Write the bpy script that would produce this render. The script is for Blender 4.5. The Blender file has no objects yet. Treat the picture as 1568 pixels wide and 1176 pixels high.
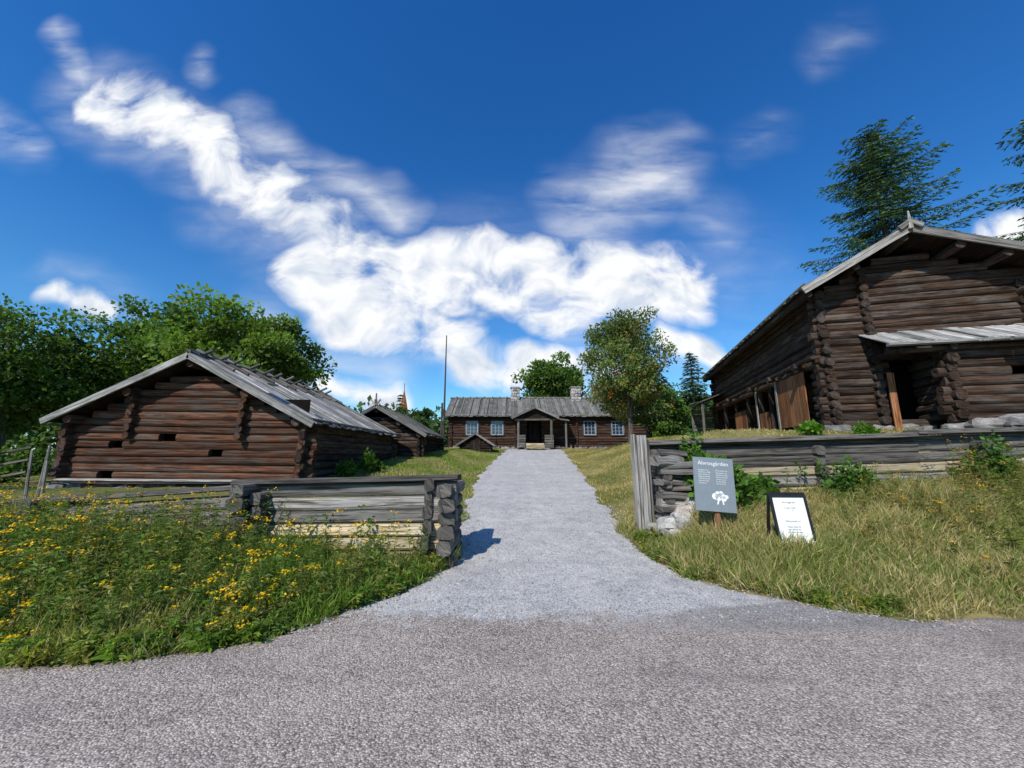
import bpy, math, random
import numpy as np
from mathutils import Vector
R = random.Random(7)
rng = np.random.default_rng(11)
scene = bpy.context.scene

# ------------------------------------------------------------------ helpers
def ss(a, b, x):
    t = np.clip((x - a) / (b - a), 0, 1)
    return t * t * (3 - 2 * t)

def link(o, parent=None):
    scene.collection.objects.link(o)
    if parent: o.parent = parent
    return o

def empty(name, loc=(0, 0, 0), rot=(0, 0, 0)):
    e = bpy.data.objects.new(name, None)
    e.location = loc; e.rotation_euler = rot; e.empty_display_size = .3
    return link(e)

class NT:
    def __init__(s, tree): s.t = tree; s.n = tree.nodes; s.l = tree.links
    def new(s, typ, **kw):
        n = s.n.new(typ)
        for k, v in kw.items(): setattr(n, k, v)
        return n
    def set(s, sock, v):
        if isinstance(v, bpy.types.NodeSocket): s.l.new(v, sock)
        elif v is not None: sock.default_value = v
    def math(s, op, a, b=None, c=None, clamp=False):
        n = s.new('ShaderNodeMath', operation=op, use_clamp=clamp)
        s.set(n.inputs[0], a); s.set(n.inputs[1], b); s.set(n.inputs[2], c)
        return n.outputs[0]
    def vmath(s, op, a, b=None, sc=None):
        n = s.new('ShaderNodeVectorMath', operation=op)
        s.set(n.inputs[0], a)
        if b is not None: s.set(n.inputs[1], b)
        if sc is not None: s.set(n.inputs['Scale'], sc)
        return n.outputs['Value'] if op in ('LENGTH', 'DOT_PRODUCT', 'DISTANCE') else n.outputs[0]
    def mix(s, f, a, b, bt='MIX'):
        n = s.new('ShaderNodeMix', data_type='RGBA', blend_type=bt)
        s.set(n.inputs[0], f); s.set(n.inputs[6], a); s.set(n.inputs[7], b)
        return n.outputs[2]
    def noise(s, vec, scale, detail=4, rough=.55, dist=0, col=False):
        n = s.new('ShaderNodeTexNoise')
        if vec is not None: s.l.new(vec, n.inputs['Vector'])
        n.inputs['Scale'].default_value = scale; n.inputs['Detail'].default_value = detail
        n.inputs['Roughness'].default_value = rough; n.inputs['Distortion'].default_value = dist
        return n.outputs[1] if col else n.outputs[0]
    def ramp(s, f, stops, interp='LINEAR'):
        n = s.new('ShaderNodeValToRGB'); s.l.new(f, n.inputs[0])
        cr = n.color_ramp; cr.interpolation = interp
        while len(cr.elements) < len(stops): cr.elements.new(.5)
        for e, (p, c) in zip(cr.elements, stops):
            e.position = p
            e.color = (c, c, c, 1) if not hasattr(c, '__len__') else (*c, 1)
        return n.outputs[0]
    def maprange(s, v, a, b, c=0., d=1., smooth=False):
        n = s.new('ShaderNodeMapRange')
        if smooth: n.interpolation_type = 'SMOOTHSTEP'
        s.l.new(v, n.inputs[0])
        for i, k in enumerate((a, b, c, d)): n.inputs[i + 1].default_value = k
        return n.outputs[0]
    def grey(s, f):
        v = s.new('ShaderNodeCombineColor')
        for i in range(3): s.set(v.inputs[i], f)
        return v.outputs[0]
    def bump(s, h, dist=.01, strength=1.):
        n = s.new('ShaderNodeBump'); s.l.new(h, n.inputs['Height'])
        n.inputs['Distance'].default_value = dist; n.inputs['Strength'].default_value = strength
        return n.outputs[0]

def newmat(name):
    m = bpy.data.materials.new(name); m.use_nodes = True
    t = NT(m.node_tree); b = m.node_tree.nodes['Principled BSDF']
    b.inputs['Specular IOR Level'].default_value = .2
    return m, t, b

def wood(name, dark, mid, light, grey=None, gamt=.4, rough=.88, bumpd=.02, moss=0.):
    m, t, b = newmat(name)
    uv = t.new('ShaderNodeUVMap').outputs[0]
    rf = t.new('ShaderNodeAttribute', attribute_name='rnd').outputs['Fac']
    off = t.new('ShaderNodeCombineXYZ')
    t.set(off.inputs[0], t.math('MULTIPLY', rf, 91.)); t.set(off.inputs[1], t.math('MULTIPLY', rf, 37.)); t.set(off.inputs[2], t.math('MULTIPLY', rf, 13.))
    p = t.vmath('ADD', uv, off.outputs[0])
    grain = t.noise(t.vmath('MULTIPLY', p, (.9, 16., 1.)), 1.6, 5, .65, .4)
    crack = t.noise(t.vmath('MULTIPLY', p, (1.1, 55., 1.)), 1., 2, .6, .2)
    blot = t.noise(t.vmath('MULTIPLY', p, (1.2, 3., 1.)), 1.3, 3, .6)
    c = t.ramp(grain, [(.3, dark), (.5, mid), (.72, light)])
    if grey:
        c = t.mix(t.maprange(blot, .5 - .25 * gamt, .8 - .3 * gamt, 0, 1, True), c, (*grey, 1))
    if moss:
        oc = t.new('ShaderNodeTexCoord').outputs['Object']
        mn = t.noise(oc, 1.3, 5, .7)
        c = t.mix(t.maprange(mn, .5, .68, 0, moss, True), c, (.075, .08, .05, 1))
    br = t.maprange(rf, 0, 1, .55, 1.38)
    cr = t.maprange(crack, .36, .47, .3, 1.)
    c = t.mix(1., c, t.grey(t.math('MULTIPLY', br, cr)), 'MULTIPLY')
    t.set(b.inputs['Base Color'], c)
    b.inputs['Roughness'].default_value = rough
    hgt = t.math('ADD', t.math('MULTIPLY', grain, .6), t.math('MULTIPLY', cr, .5))
    t.set(b.inputs['Normal'], t.bump(hgt, bumpd, .9))
    return m

W_RED = wood('tarred_red_logs', (.020, .009, .006), (.10, .041, .021), (.22, .092, .047), (.095, .072, .056), .42)
W_DARK = wood('tarred_dark_logs', (.010, .0065, .0045), (.047, .026, .016), (.115, .067, .042), (.085, .070, .060), .35)
W_DARKER = wood('tarred_black_logs', (.006, .004, .003), (.022, .013, .009), (.05, .03, .021), (.05, .042, .036), .2)
W_HOUSE = wood('house_logs', (.020, .009, .006), (.065, .029, .018), (.12, .055, .034), (.08, .06, .05), .4)
W_GREY = wood('weathered_grey_wood', (.07, .063, .056), (.25, .228, .20), (.43, .395, .35), (.28, .27, .25), .4)
W_DGREY = wood('dark_grey_wood', (.03, .026, .023), (.115, .102, .09), (.23, .205, .18), (.15, .143, .128), .4)
W_TAN = wood('pale_tan_beams', (.18, .13, .065), (.48, .38, .22), (.64, .54, .36), (.40, .36, .29), .3)
W_ROOF = wood('roof_boards', (.14, .13, .12), (.42, .40, .37), (.62, .595, .56), (.30, .295, .275), .5, moss=.45)
W_ROOF2 = wood('roof_boards_dark', (.06, .055, .05), (.18, .17, .16), (.32, .305, .285), (.15, .155, .13), .5, moss=.7)
W_PANEL = wood('brown_panel', (.09, .034, .014), (.26, .105, .042), (.40, .18, .08), (.20, .12, .07), .2)
W_BARK = wood('bark', (.03, .024, .018), (.10, .085, .07), (.19, .165, .14), (.13, .13, .10), .4)

def stone_mat(name='field_stone', k=1.):
    m, t, b = newmat(name)
    oc = t.new('ShaderNodeTexCoord').outputs['Object']
    rf = t.new('ShaderNodeAttribute', attribute_name='rnd').outputs['Fac']
    n1 = t.noise(oc, 5, 6, .6); n2 = t.noise(oc, 40, 4, .7)
    c = t.ramp(n1, [(.3, (.13 * k, .125 * k, .118 * k)), (.5, (.27 * k, .26 * k, .245 * k)), (.7, (.41 * k, .39 * k, .36 * k))])
    c = t.mix(t.maprange(rf, .75, .95, 0, .6), c, (.30 * k, .23 * k, .19 * k, 1))
    c = t.mix(t.maprange(n2, .4, .7, 0, .7), c, (.10 * k, .10 * k, .09 * k, 1))
    c = t.mix(1., c, t.grey(t.maprange(rf, 0, .7, .55, 1.1)), 'MULTIPLY')
    t.set(b.inputs['Base Color'], c); b.inputs['Roughness'].default_value = .85
    t.set(b.inputs['Normal'], t.bump(t.math('ADD', n1, t.math('MULTIPLY', n2, .3)), .06, .9))
    return m
M_STONE = stone_mat(); M_PEBBLE = stone_mat('gravel_pebbles', 1.75)

def plain(name, col, rough=.6, spec=.3, var=.15, scale=8):
    m, t, b = newmat(name)
    oc = t.new('ShaderNodeTexCoord').outputs['Object']
    n = t.noise(oc, scale, 5, .6)
    c2 = tuple(x * (1 - var * 2) for x in col)
    t.set(b.inputs['Base Color'], t.mix(t.maprange(n, .35, .65), (*c2, 1), (*col, 1)))
    b.inputs['Roughness'].default_value = rough; b.inputs['Specular IOR Level'].default_value = spec
    return m
M_WHITE = plain('white_paint', (.78, .79, .78), .5, .3, .04)
M_BLACK = plain('black_frame', (.015, .015, .016), .4, .4)
M_SIGNGREY = plain('grey_sign_face', (.20, .23, .25), .45, .4, .05)
M_GLASS = plain('window_glass', (.03, .045, .07), .08, .8)
M_BLUEWH = plain('window_frame_paint', (.38, .46, .56), .5)
M_DARKIN = plain('painted_interior_shade', (.008, .006, .005), .9, .1)  # near-black colour standing in for the shade inside the buildings
M_INK = plain('sign_ink', (.05, .05, .055), .6)
M_INKW = plain('sign_white_print', (.75, .77, .78), .6, .3, .02)

def leafmat(name, transl=.35, rough=.5):
    m, t, b = newmat(name)
    at = t.new('ShaderNodeAttribute', attribute_name='Col').outputs['Color']
    t.set(b.inputs['Base Color'], at); b.inputs['Roughness'].default_value = rough
    tr = t.new('ShaderNodeBsdfTranslucent')
    t.set(tr.inputs[0], t.mix(1., at, (1.5, 1.6, .6, 1), 'MULTIPLY'))
    mx = t.new('ShaderNodeMixShader'); mx.inputs[0].default_value = transl
    t.l.new(b.outputs[0], mx.inputs[1]); t.l.new(tr.outputs[0], mx.inputs[2])
    out = t.n['Material Output']; t.l.new(mx.outputs[0], out.inputs[0])
    return m
M_LEAF = leafmat('foliage', .42); M_NEEDLE = leafmat('needles', .12); M_GRASS = leafmat('grass_blades', .35); M_PETAL = leafmat('petals', .2)

# ------------------------------------------------------------------ mesh builder
class MB:
    def __init__(s): s.v = []; s.f = []; s.uv = []; s.r = []; s.m = []
    def face(s, idx, uvs, r, m=0):
        s.f.append(idx); s.uv.extend(uvs); s.r.append(r); s.m.append(m)
    def log(s, p0, p1, ry, rz, m=0, sides=10, sq=1.0, jit=.06, seg=None, taper=0., r=None):
        p0 = Vector(p0); p1 = Vector(p1); d = p1 - p0; L = d.length
        if L < 1e-4: return
        d /= L
        up = Vector((0, 0, 1)) if abs(d.z) < .9 else Vector((0, 1, 0))
        side = d.cross(up).normalized(); up2 = side.cross(d).normalized()
        if seg is None: seg = max(2, min(12, int(L / .7)))
        r = R.random() if r is None else r
        base = len(s.v); ph = R.uniform(0, 6.28)
        lob = [1 + R.uniform(-jit, jit) for _ in range(sides)]
        u0 = R.uniform(0, 5)
        for i in range(seg + 1):
            t = i / seg; c = p0 + d * (L * t)
            c = c + side * (math.sin(t * 4 + ph) * ry * jit * .9) + up2 * (math.sin(t * 5.3 + ph * 2) * rz * jit * .7)
            k = 1 - taper * t + R.uniform(-jit, jit) * .35
            for j in range(sides):
                a = 2 * math.pi * (j + .5) / sides
                ca, sa = math.cos(a), math.sin(a)
                if sq != 1.:
                    ca = math.copysign(abs(ca) ** sq, ca); sa = math.copysign(abs(sa) ** sq, sa)
                s.v.append(tuple(c + side * (ca * ry * k * lob[j]) + up2 * (sa * rz * k * lob[j])))
        per = 2 * math.pi * (ry + rz) / 2
        for i in range(seg):
            for j in range(sides):
                a = base + i * sides + j; b = base + i * sides + (j + 1) % sides
                ua, ub = u0 + L * i / seg, u0 + L * (i + 1) / seg
                va, vb = per * j / sides, per * (j + 1) / sides
                s.face((a, a + sides, b + sides, b), ((ua, va), (ub, va), (ub, vb), (ua, vb)), r, m)
        e0 = tuple(base + j for j in range(sides)); e1 = tuple(base + seg * sides + j for j in reversed(range(sides)))
        s.face(e0, [(u0 + .3 * math.cos(j), .1 * math.sin(j)) for j in range(sides)], r * .6, m)
        s.face(e1, [(u0 + .3 * math.cos(j), .1 * math.sin(j)) for j in range(sides)], r * .6, m)
    def box(s, o, ax, ay, az, m=0, r=None):
        """box from corner o with edge vectors; grain along the longest"""
        o = Vector(o); A = [Vector(ax), Vector(ay), Vector(az)]
        r = R.random() if r is None else r
        b = len(s.v); L = [a.length for a in A]; g = L.index(max(L)); u0 = R.uniform(0, 5)
        for k in range(8):
            s.v.append(tuple(o + A[0] * (k & 1) + A[1] * ((k >> 1) & 1) + A[2] * ((k >> 2) & 1)))
        for (q, (i, j)) in (((0, 2, 3, 1), (1, 0)), ((4, 5, 7, 6), (0, 1)), ((0, 1, 5, 4), (0, 2)), ((2, 6, 7, 3), (2, 0)), ((0, 4, 6, 2), (2, 1)), ((1, 3, 7, 5), (1, 2))):
            uvs = [(0, 0), (L[i], 0), (L[i], L[j]), (0, L[j])]
            if j == g: uvs = [(y, x) for x, y in uvs]
            s.face(tuple(b + x for x in q), [(x + u0, y) for x, y in uvs], r, m)
    def stone(s, c, rx, ry, rz, m=0, rough=.09, n=9, k=6):
        b = len(s.v); r = R.random()
        ph = [R.uniform(0, 6.28) for _ in range(6)]
        for i in range(k + 1):
            th = math.pi * i / k
            for j in range(n):
                a = 2 * math.pi * j / n
                q = 1 + .16 * math.sin(2 * a + ph[0] + th) + .1 * math.sin(3 * a + ph[1]) * math.sin(2 * th + ph[2]) + rough * R.uniform(-1, 1)
                x, y, z = math.sin(th) * math.cos(a), math.sin(th) * math.sin(a), math.cos(th)
                x = math.copysign(abs(x) ** .7, x); y = math.copysign(abs(y) ** .7, y); z = math.copysign(abs(z) ** .7, z)
                s.v.append((c[0] + x * rx * q, c[1] + y * ry * q, c[2] + z * rz * (q if 0 < i < k else 1)))
        for i in range(k):
            for j in range(n):
                a = b + i * n + j; d = b + i * n + (j + 1) % n
                s.face((a, a + n, d + n, d), ((0, 0), (0, 1), (1, 1), (1, 0)), r, m)
    def tube(s, pts, rad, sides=7, m=0):
        for i in range(len(pts) - 1):
            s.log(pts[i], pts[i + 1], rad[i], rad[i], m, sides, jit=.03, seg=1, taper=1 - rad[i + 1] / rad[i], r=.5)
    def obj(s, name, mats, parent=None, loc=None, smooth=False):
        me = bpy.data.meshes.new(name); me.from_pydata(s.v, [], s.f)
        uvl = me.uv_layers.new(name='UVMap'); uvl.data.foreach_set('uv', np.array(s.uv, dtype=np.float32).ravel())
        at = me.attributes.new('rnd', 'FLOAT', 'FACE'); at.data.foreach_set('value', np.array(s.r, dtype=np.float32))
        for mt in mats: me.materials.append(mt)
        me.polygons.foreach_set('material_index', np.array(s.m, dtype=np.int32))
        if smooth: me.polygons.foreach_set('use_smooth', np.ones(len(s.f), dtype=bool))
        me.update()
        o = bpy.data.objects.new(name, me)
        if loc: o.location = loc
        return link(o, parent)

def np_obj(name, V, F, mat, col=None, parent=None, smooth=False, loc=None):
    me = bpy.data.meshes.new(name); n = F.shape[1]
    me.vertices.add(len(V)); me.vertices.foreach_set('co', V.astype(np.float32).ravel())
    me.loops.add(F.size); me.loops.foreach_set('vertex_index', F.astype(np.int32).ravel())
    me.polygons.add(len(F)); me.polygons.foreach_set('loop_start', np.arange(0, F.size, n, dtype=np.int32))
    if smooth: me.polygons.foreach_set('use_smooth', np.ones(len(F), dtype=bool))
    me.update(calc_edges=True)
    if col is not None:
        a = me.attributes.new('Col', 'FLOAT_COLOR', 'POINT')
        c = np.ones((len(V), 4), dtype=np.float32); c[:, :3] = col
        a.data.foreach_set('color', c.ravel())
    me.materials.append(mat)
    o = bpy.data.objects.new(name, me)
    if loc: o.location = loc
    return link(o, parent)

def unit(v): return v / (np.linalg.norm(v, axis=1, keepdims=True) + 1e-9)
def rdir(n): return unit(rng.normal(size=(n, 3)))

class Cards:
    def __init__(s): s.V = []; s.C = []
    def add(s, base, d, L, W, col, side=None, droop=0.):
        n = len(base)
        L = np.broadcast_to(np.asarray(L, float), (n,))[:, None]; W = np.broadcast_to(np.asarray(W, float), (n,))[:, None]
        if side is None: side = rdir(n)
        side = unit(np.cross(d, side))
        dz = np.zeros((n, 3)); dz[:, 2:] = -droop * L
        q = np.stack([base, base + d * L * .5 + side * W * .5, base + d * L + dz, base + d * L * .5 - side * W * .5], 1)
        s.V.append(q.reshape(-1, 3))
        s.C.append(np.repeat(np.broadcast_to(col, (n, 3))[:, None, :], 4, 1).reshape(-1, 3))
    def obj(s, name, mat, parent=None):
        if not s.V: return None
        V = np.concatenate(s.V); C = np.concatenate(s.C)
        F = np.arange(len(V)).reshape(-1, 4)
        return np_obj(name, V, F, mat, C, parent)

# ------------------------------------------------------------------ terrain
def edge_y(x): return np.interp(x, [-60, -4, -3.2, -2.17, -1, 3.96, 5.2, 60], [3.3, 3.3, 3.34, 3.68, 4.0, 4.13, 4.2, 4.4])
def PL(y): return np.interp(y, [3.7, 4.15, 5, 5.9, 7, 10, 15, 20, 25, 31], [-2.25, -1.83, -1.28, -.98, -1.0, -1.18, -1.35, -1.13, -.8, -.4])
def PR(y): return np.interp(y, [3.9, 4.15, 4.4, 5, 5.5, 6.9, 8.5, 10, 15, 20, 31], [4.4, 3.96, 3.5, 2.86, 2.27, 2.1, 2.2, 2.35, 2.8, 3.2, 4.0])
def wobL(y): return .07 * np.sin(y * 2.3) + .05 * np.sin(y * 5.1 + 1) + .03 * np.sin(y * 11)
def wobR(y): return .07 * np.sin(y * 2.0 + 2) + .05 * np.sin(y * 4.7) + .03 * np.sin(y * 12 + 1)
def H(x, y):
    x = np.asarray(x, float); y = np.asarray(y, float)
    hp = .082 * np.clip(y - 5.5, 0, 25.5) * ss(4.6, 7.5, y) 
    e = edge_y(x)
    ex = ss(22, 30, y)
    hr = .23 * np.clip(np.minimum(y, 8.0) - e, 0, None) + ss(8.15, 10.2, y) * 1.36 + .02 * np.clip(y - 10.2, 0, 15)
    hr = hr * (1 - ex) + hp * ex
    hr = np.maximum(hr, hp)
    pr = PR(y); wr = ss(0, 1, (x - pr - .1) / (1.5 + 2.6 * ss(8, 12, y)))
    hl = hp + .32 * ss(6.8, 9.5, y) * (1 - ex) + .08 * ss(0, 1.2, y - e) - .35 * ss(-13, -20, x)
    wl = ss(0, 1, (PL(y) - .1 - x) / 3.0)
    h = hp * (1 - wr) + hr * wr
    h = h * (1 - wl) + hl * wl
    n = .03 * np.sin(x * 1.7 + y * .6) * np.cos(y * 1.3 - x * .4) + .015 * np.sin(x * 4.1) * np.sin(y * 3.7 + 1)
    off = np.maximum(wr, wl)
    h = h + n * off * ss(0, .8, y - e)
    h = h - 1.8 * ss(70, 200, y)
    return np.where(y < e, 0, h)
def Hs(x, y): return float(H(x, y))

def axis(parts): 
    o = []
    for a, b, st in parts: o.append(np.arange(a, b, st))
    o.append([parts[-1][1]]); return np.concatenate(o)
xs = axis([(-900, -60, 60), (-60, -24, 3), (-24, -9, .5), (-9, 9, .14), (9, 24, .4), (24, 60, 3), (60, 900, 60)])
ys = axis([(-300, -20, 40), (-20, 2.6, 2.5), (2.6, 5, .06), (5, 11, .12), (11, 36, .3), (36, 80, 2), (80, 1400, 60)])
X, Y = np.meshgrid(xs, ys); Z = H(X, Y)
inpath = ss(0, .25, X - PL(Y) - wobL(Y) - .05) * ss(0, .25, PR(Y) + wobR(Y) - .05 - X) * (Y < 30.8) * (Y > 3.6)
inroad = 1 - ss(-.02, .10, Y - edge_y(X))
Z = Z - .06 * np.maximum(inpath, inroad * (np.abs(X) < 62))
V = np.stack([X, Y, Z], -1).reshape(-1, 3); nx, ny = len(xs), len(ys)
I = np.arange(nx * ny).reshape(ny, nx)
F = np.stack([I[:-1, :-1], I[:-1, 1:], I[1:, 1:], I[1:, :-1]], -1).reshape(-1, 4)
def ground_mat():
    m, t, b = newmat('grass_ground')
    oc = t.new('ShaderNodeTexCoord').outputs['Object']
    n1 = t.noise(oc, .55, 5, .6, .5); n2 = t.noise(oc, 9, 5, .7); n3 = t.noise(oc, 60, 3, .7)
    sx = t.new('ShaderNodeSeparateXYZ'); t.l.new(oc, sx.inputs[0])
    n1 = t.math('ADD', n1, t.maprange(sx.outputs[0], -1, 4, -.02, .09))
    c = t.ramp(n1, [(.36, (.085, .12, .025)), (.5, (.18, .175, .045)), (.62, (.35, .28, .11))])
    c = t.mix(t.maprange(n2, .35, .7, 0, .6), c, (.09, .085, .03, 1))
    c = t.mix(t.maprange(n3, .5, .75, 0, .6), c, (.36, .30, .15, 1))
    t.set(b.inputs['Base Color'], c); b.inputs['Roughness'].default_value = .95
    t.set(b.inputs['Normal'], t.bump(t.math('ADD', n2, t.math('MULTIPLY', n3, .5)), .06, .9))
    return m
np_obj('ground', V, F, ground_mat(), smooth=True)

def gravel(name, blend):
    """blend: the sheet grades from worn asphalt (front) into grey gravel (drive)"""
    m, t, b = newmat(name)
    oc = t.new('ShaderNodeTexCoord').outputs['Object']
    wv = t.noise(oc, 30, 1, .5, col=True)
    vec = t.vmath('ADD', oc, t.vmath('MULTIPLY', wv, (.014, .014, .014)))
    def vor(sc):
        vo = t.new('ShaderNodeTexVoronoi'); t.l.new(vec, vo.inputs['Vector']); vo.inputs['Scale'].default_value = sc
        s_ = t.new('ShaderNodeSeparateColor'); t.l.new(vo.outputs['Color'], s_.inputs[0]); return vo.outputs['Distance'], s_.outputs
    d1, c1 = vor(72); d2, c2 = vor(170)
    f = t.math('ADD', t.math('MULTIPLY', c1[0], .6), t.math('MULTIPLY', c2[1], .4))
    asph = t.ramp(f, [(.08, (.135, .113, .097)), (.36, (.35, .295, .252)), (.68, (.49, .42, .362)), (.93, (.76, .67, .585))])
    big = t.noise(t.vmath('MULTIPLY', oc, (.6, 1.6, 1)), .9, 5, .62, .6)
    patch = t.noise(t.vmath('MULTIPLY', oc, (.35, 1.1, 1)), .8, 3, .5, .4)
    med = t.noise(oc, 5, 5, .65)
    asph = t.mix(t.maprange(big, .42, .66, 0, .3), asph, (.42, .36, .31, 1))
    asph = t.mix(t.maprange(patch, .55, .62, 0, .4), asph, (.22, .195, .175, 1))
    c = asph
    if blend:
        grav = t.ramp(f, [(.06, (.17, .168, .165)), (.32, (.46, .448, .43)), (.70, (.63, .615, .59)), (.95, (.84, .82, .775))])
        sp = t.new('ShaderNodeSeparateXYZ'); t.l.new(oc, sp.inputs[0])
        rut = t.noise(t.vmath('MULTIPLY', oc, (1.6, .22, 1)), 1.4, 4, .6)
        grav = t.mix(t.maprange(rut, .42, .62, 0, .5), grav, (.66, .635, .585, 1))
        dust = t.noise(oc, 2.6, 6, .75, .4)
        grav = t.mix(t.maprange(dust, .5, .62, 0, .45), grav, (.41, .40, .385, 1))
        thr = t.math('ADD', sp.outputs[1], t.math('MULTIPLY', t.math('SUBTRACT', t.noise(oc, 2.2, 6, .7), .5), 1.6))
        k = t.maprange(thr, 4.02, 4.4, 0, 1, True)
        c = t.mix(k, asph, grav)
        ap = t.math('SUBTRACT', t.math('ADD', sp.outputs[1], t.math('MULTIPLY', t.math('SUBTRACT', med, .5), .12)), t.math('MULTIPLY', sp.outputs[0], .2))
        ap = t.math('MULTIPLY', t.maprange(ap, 3.98, 4.06, 1, 0), t.maprange(sp.outputs[0], .6, 2.0, 0, 1))
        ap = t.math('MULTIPLY', ap, t.maprange(t.math('ADD', sp.outputs[1], t.math('MULTIPLY', med, .25)), 3.98, 4.12, 0, 1))
        c = t.mix(t.math('MULTIPLY', ap, .8), c, t.mix(.35, (.29, .28, .27, 1), asph))
    gap = t.maprange(d1, .35, .75, 1., .5)
    c = t.mix(1., c, t.grey(gap), 'MULTIPLY')
    br = t.maprange(t.math('ADD', t.math('MULTIPLY', big, .5), t.math('MULTIPLY', med, .5)), .35, .65, .80, 1.14)
    c = t.mix(1., c, t.grey(br), 'MULTIPLY')
    t.set(b.inputs['Base Color'], c); b.inputs['Roughness'].default_value = .9
    hh = t.math('SUBTRACT', t.math('MULTIPLY', med, 1.2), d1)
    t.set(b.inputs['Normal'], t.bump(hh, .010 if blend else .009, .8))
    return m
M_ASPH = gravel('worn_asphalt', False)
M_GRAV = gravel('grey_gravel', True)

# road sheet
rx = np.concatenate([np.arange(-60, -6, 2.), np.arange(-6, 8, .08), np.arange(8, 61, 2.)])
rt = np.concatenate([np.linspace(0, .8, 8), np.linspace(.85, .99, 5), [.998, 1.]])
e = edge_y(rx) + .035 * np.sin(rx * 9.1) * np.sin(rx * 3.3 + 1) + .02 * rng.normal(size=len(rx)) * (np.abs(rx) < 8) + .04
e = e + .40 * ss(-2.3, -1.9, rx) * (1 - ss(2.6, 3.0, rx))
RX = np.repeat(rx[None], len(rt), 0); RY = -9 + (e[None] + 9) * rt[:, None]
V = np.stack([RX, RY, np.full_like(RX, .0) - .03 * (rt[:, None] >= 1)], -1).reshape(-1, 3)
I = np.arange(V.shape[0]).reshape(len(rt), len(rx))
F = np.stack([I[:-1, :-1], I[:-1, 1:], I[1:, 1:], I[1:, :-1]], -1).reshape(-1, 4)
np_obj('road', V, F, M_ASPH)
# gravel path
py = np.concatenate([np.arange(3.86, 12, .1), np.arange(12, 31, .25)])
nc = 44; PX = []
for i, y in enumerate(py):
    l = PL(y) + float(wobL(y)) + .04 * R.uniform(-1, 1); r_ = PR(y) + float(wobR(y)) + .04 * R.uniform(-1, 1)
    PX.append(np.linspace(l, r_, nc))
PX = np.array(PX); PY = np.repeat(py[:, None], nc, 1).copy()
PY[0] += .05 * np.sin(np.linspace(0, 40, nc))
PZ = np.maximum(H(PX, PY), 0) + .005
PZ[0] = .002; PZ[:, 0] -= .03; PZ[:, -1] -= .02; PZ[:3, :] = .003; PZ[0] = .002
V = np.stack([PX, PY, PZ], -1).reshape(-1, 3); I = np.arange(V.shape[0]).reshape(len(py), nc)
F = np.stack([I[:-1, :-1], I[:-1, 1:], I[1:, 1:], I[1:, :-1]], -1).reshape(-1, 4)
np_obj('gravel_path', V, F, M_GRAV, smooth=True)
b = MB()
for i in range(3600):
    if i < 1500:
        y = R.uniform(3.9, 10); x = (PL(y) if R.random() < .5 else PR(y)) + R.gauss(0, .14)
    else:
        y = 4.1 + 7 * R.random() ** 1.6; x = R.uniform(float(PL(y)), float(PR(y)))
    r = R.uniform(.004, .012); z = max(Hs(x, y), 0)
    b.stone((x, y, z + .006 + r * .3), r * 1.2, r, r * .7, n=6, k=4)
b.obj('loose_gravel', [M_PEBBLE])

# ------------------------------------------------------------------ log building parts
def log_wall(b, axis_, fixed, a0, a1, z0, n, lh, ext=.28, openings=(), span=None, m=0, sq=.8, half=False, ry=None):
    """axis_ 'x' or 'y' direction; fixed = other coordinate; logs from a0-ext to a1+ext"""
    for i in range(n):
        zc = z0 + lh * (i + .5) + (lh * .5 if half else 0)
        s0, s1 = a0 - ext + R.uniform(-.07, .07), a1 + ext + R.uniform(-.07, .07)
        if span:
            q = span(zc)
            if q is None: continue
            if q[0] > a0 + .05: s0 = q[0]
            if q[1] < a1 - .05: s1 = q[1]
            if s1 - s0 < .2: continue
        segs = [(s0, s1)]
        for (o0, o1, oz0, oz1) in openings:
            if oz0 < zc < oz1:
                ns = []
                for (u, v) in segs:
                    if o1 <= u or o0 >= v: ns.append((u, v)); continue
                    if o0 - u > .05: ns.append((u, o0))
                    if v - o1 > .05: ns.append((o1, v))
                segs = ns
        rr = (ry or lh * .5) * R.uniform(.82, 1.12); rv = lh * R.uniform(.50, .55)
        r = R.random(); tw = R.uniform(-.015, .015)
        for (u, v) in segs:
            if axis_ == 'x': b.log((u, fixed + tw, zc - tw), (v, fixed - tw, zc + tw), rr, rv, m, 10, sq, .08, r=r)
            else: b.log((fixed + tw, u, zc), (fixed - tw, v, zc), rr, rv, m, 10, sq, .08, r=r)

def roof_slope(b, x0, z0, x1, z1, y0, y1, bw=.26, th=.035, m=0, over=0., jag=.08, slab=True, slabm=1, lift=.0):
    """roof plane between ridge (x0,z0) and eave (x1,z1); boards run down the slope"""
    d = Vector((x1 - x0, 0, z1 - z0)); L = d.length; d /= L
    n = Vector((-d.z, 0, d.x));
    if n.z < 0: n = -n
    if slab:
        o = Vector((x0, y0 + .04, z0)) - n * .07
        b.box(o, d * (L - .03), (0, y1 - y0 - .08, 0), n * .05, slabm, .4)
    y = y0; k = 0
    while y < y1 - .02:
        w = bw * R.uniform(.75, 1.25); w = min(w, y1 - y + .01)
        lv = (.0 if k % 2 else .03) + R.uniform(0, .015) + lift
        o = Vector((x0, y, z0)) - d * (over + R.uniform(0, jag)) + n * lv
        b.box(o, d * (L + over + R.uniform(-jag, jag) + jag), Vector((0, w + .03, 0)) + n * R.uniform(-.018, .018), n * th, m)
        y += w; k += 1

def bargeboard(b, x0, z0, x1, z1, y, w=.16, th=.05, m=0, lift=.06):
    d = Vector((x1 - x0, 0, z1 - z0)); L = d.length; d /= L
    n = Vector((-d.z, 0, d.x)); n = n if n.z > 0 else -n
    b.box(Vector((x0, y - th, z0)) + n * (lift - w), d * (L + .05), (0, th, 0), n * w, m)

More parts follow.
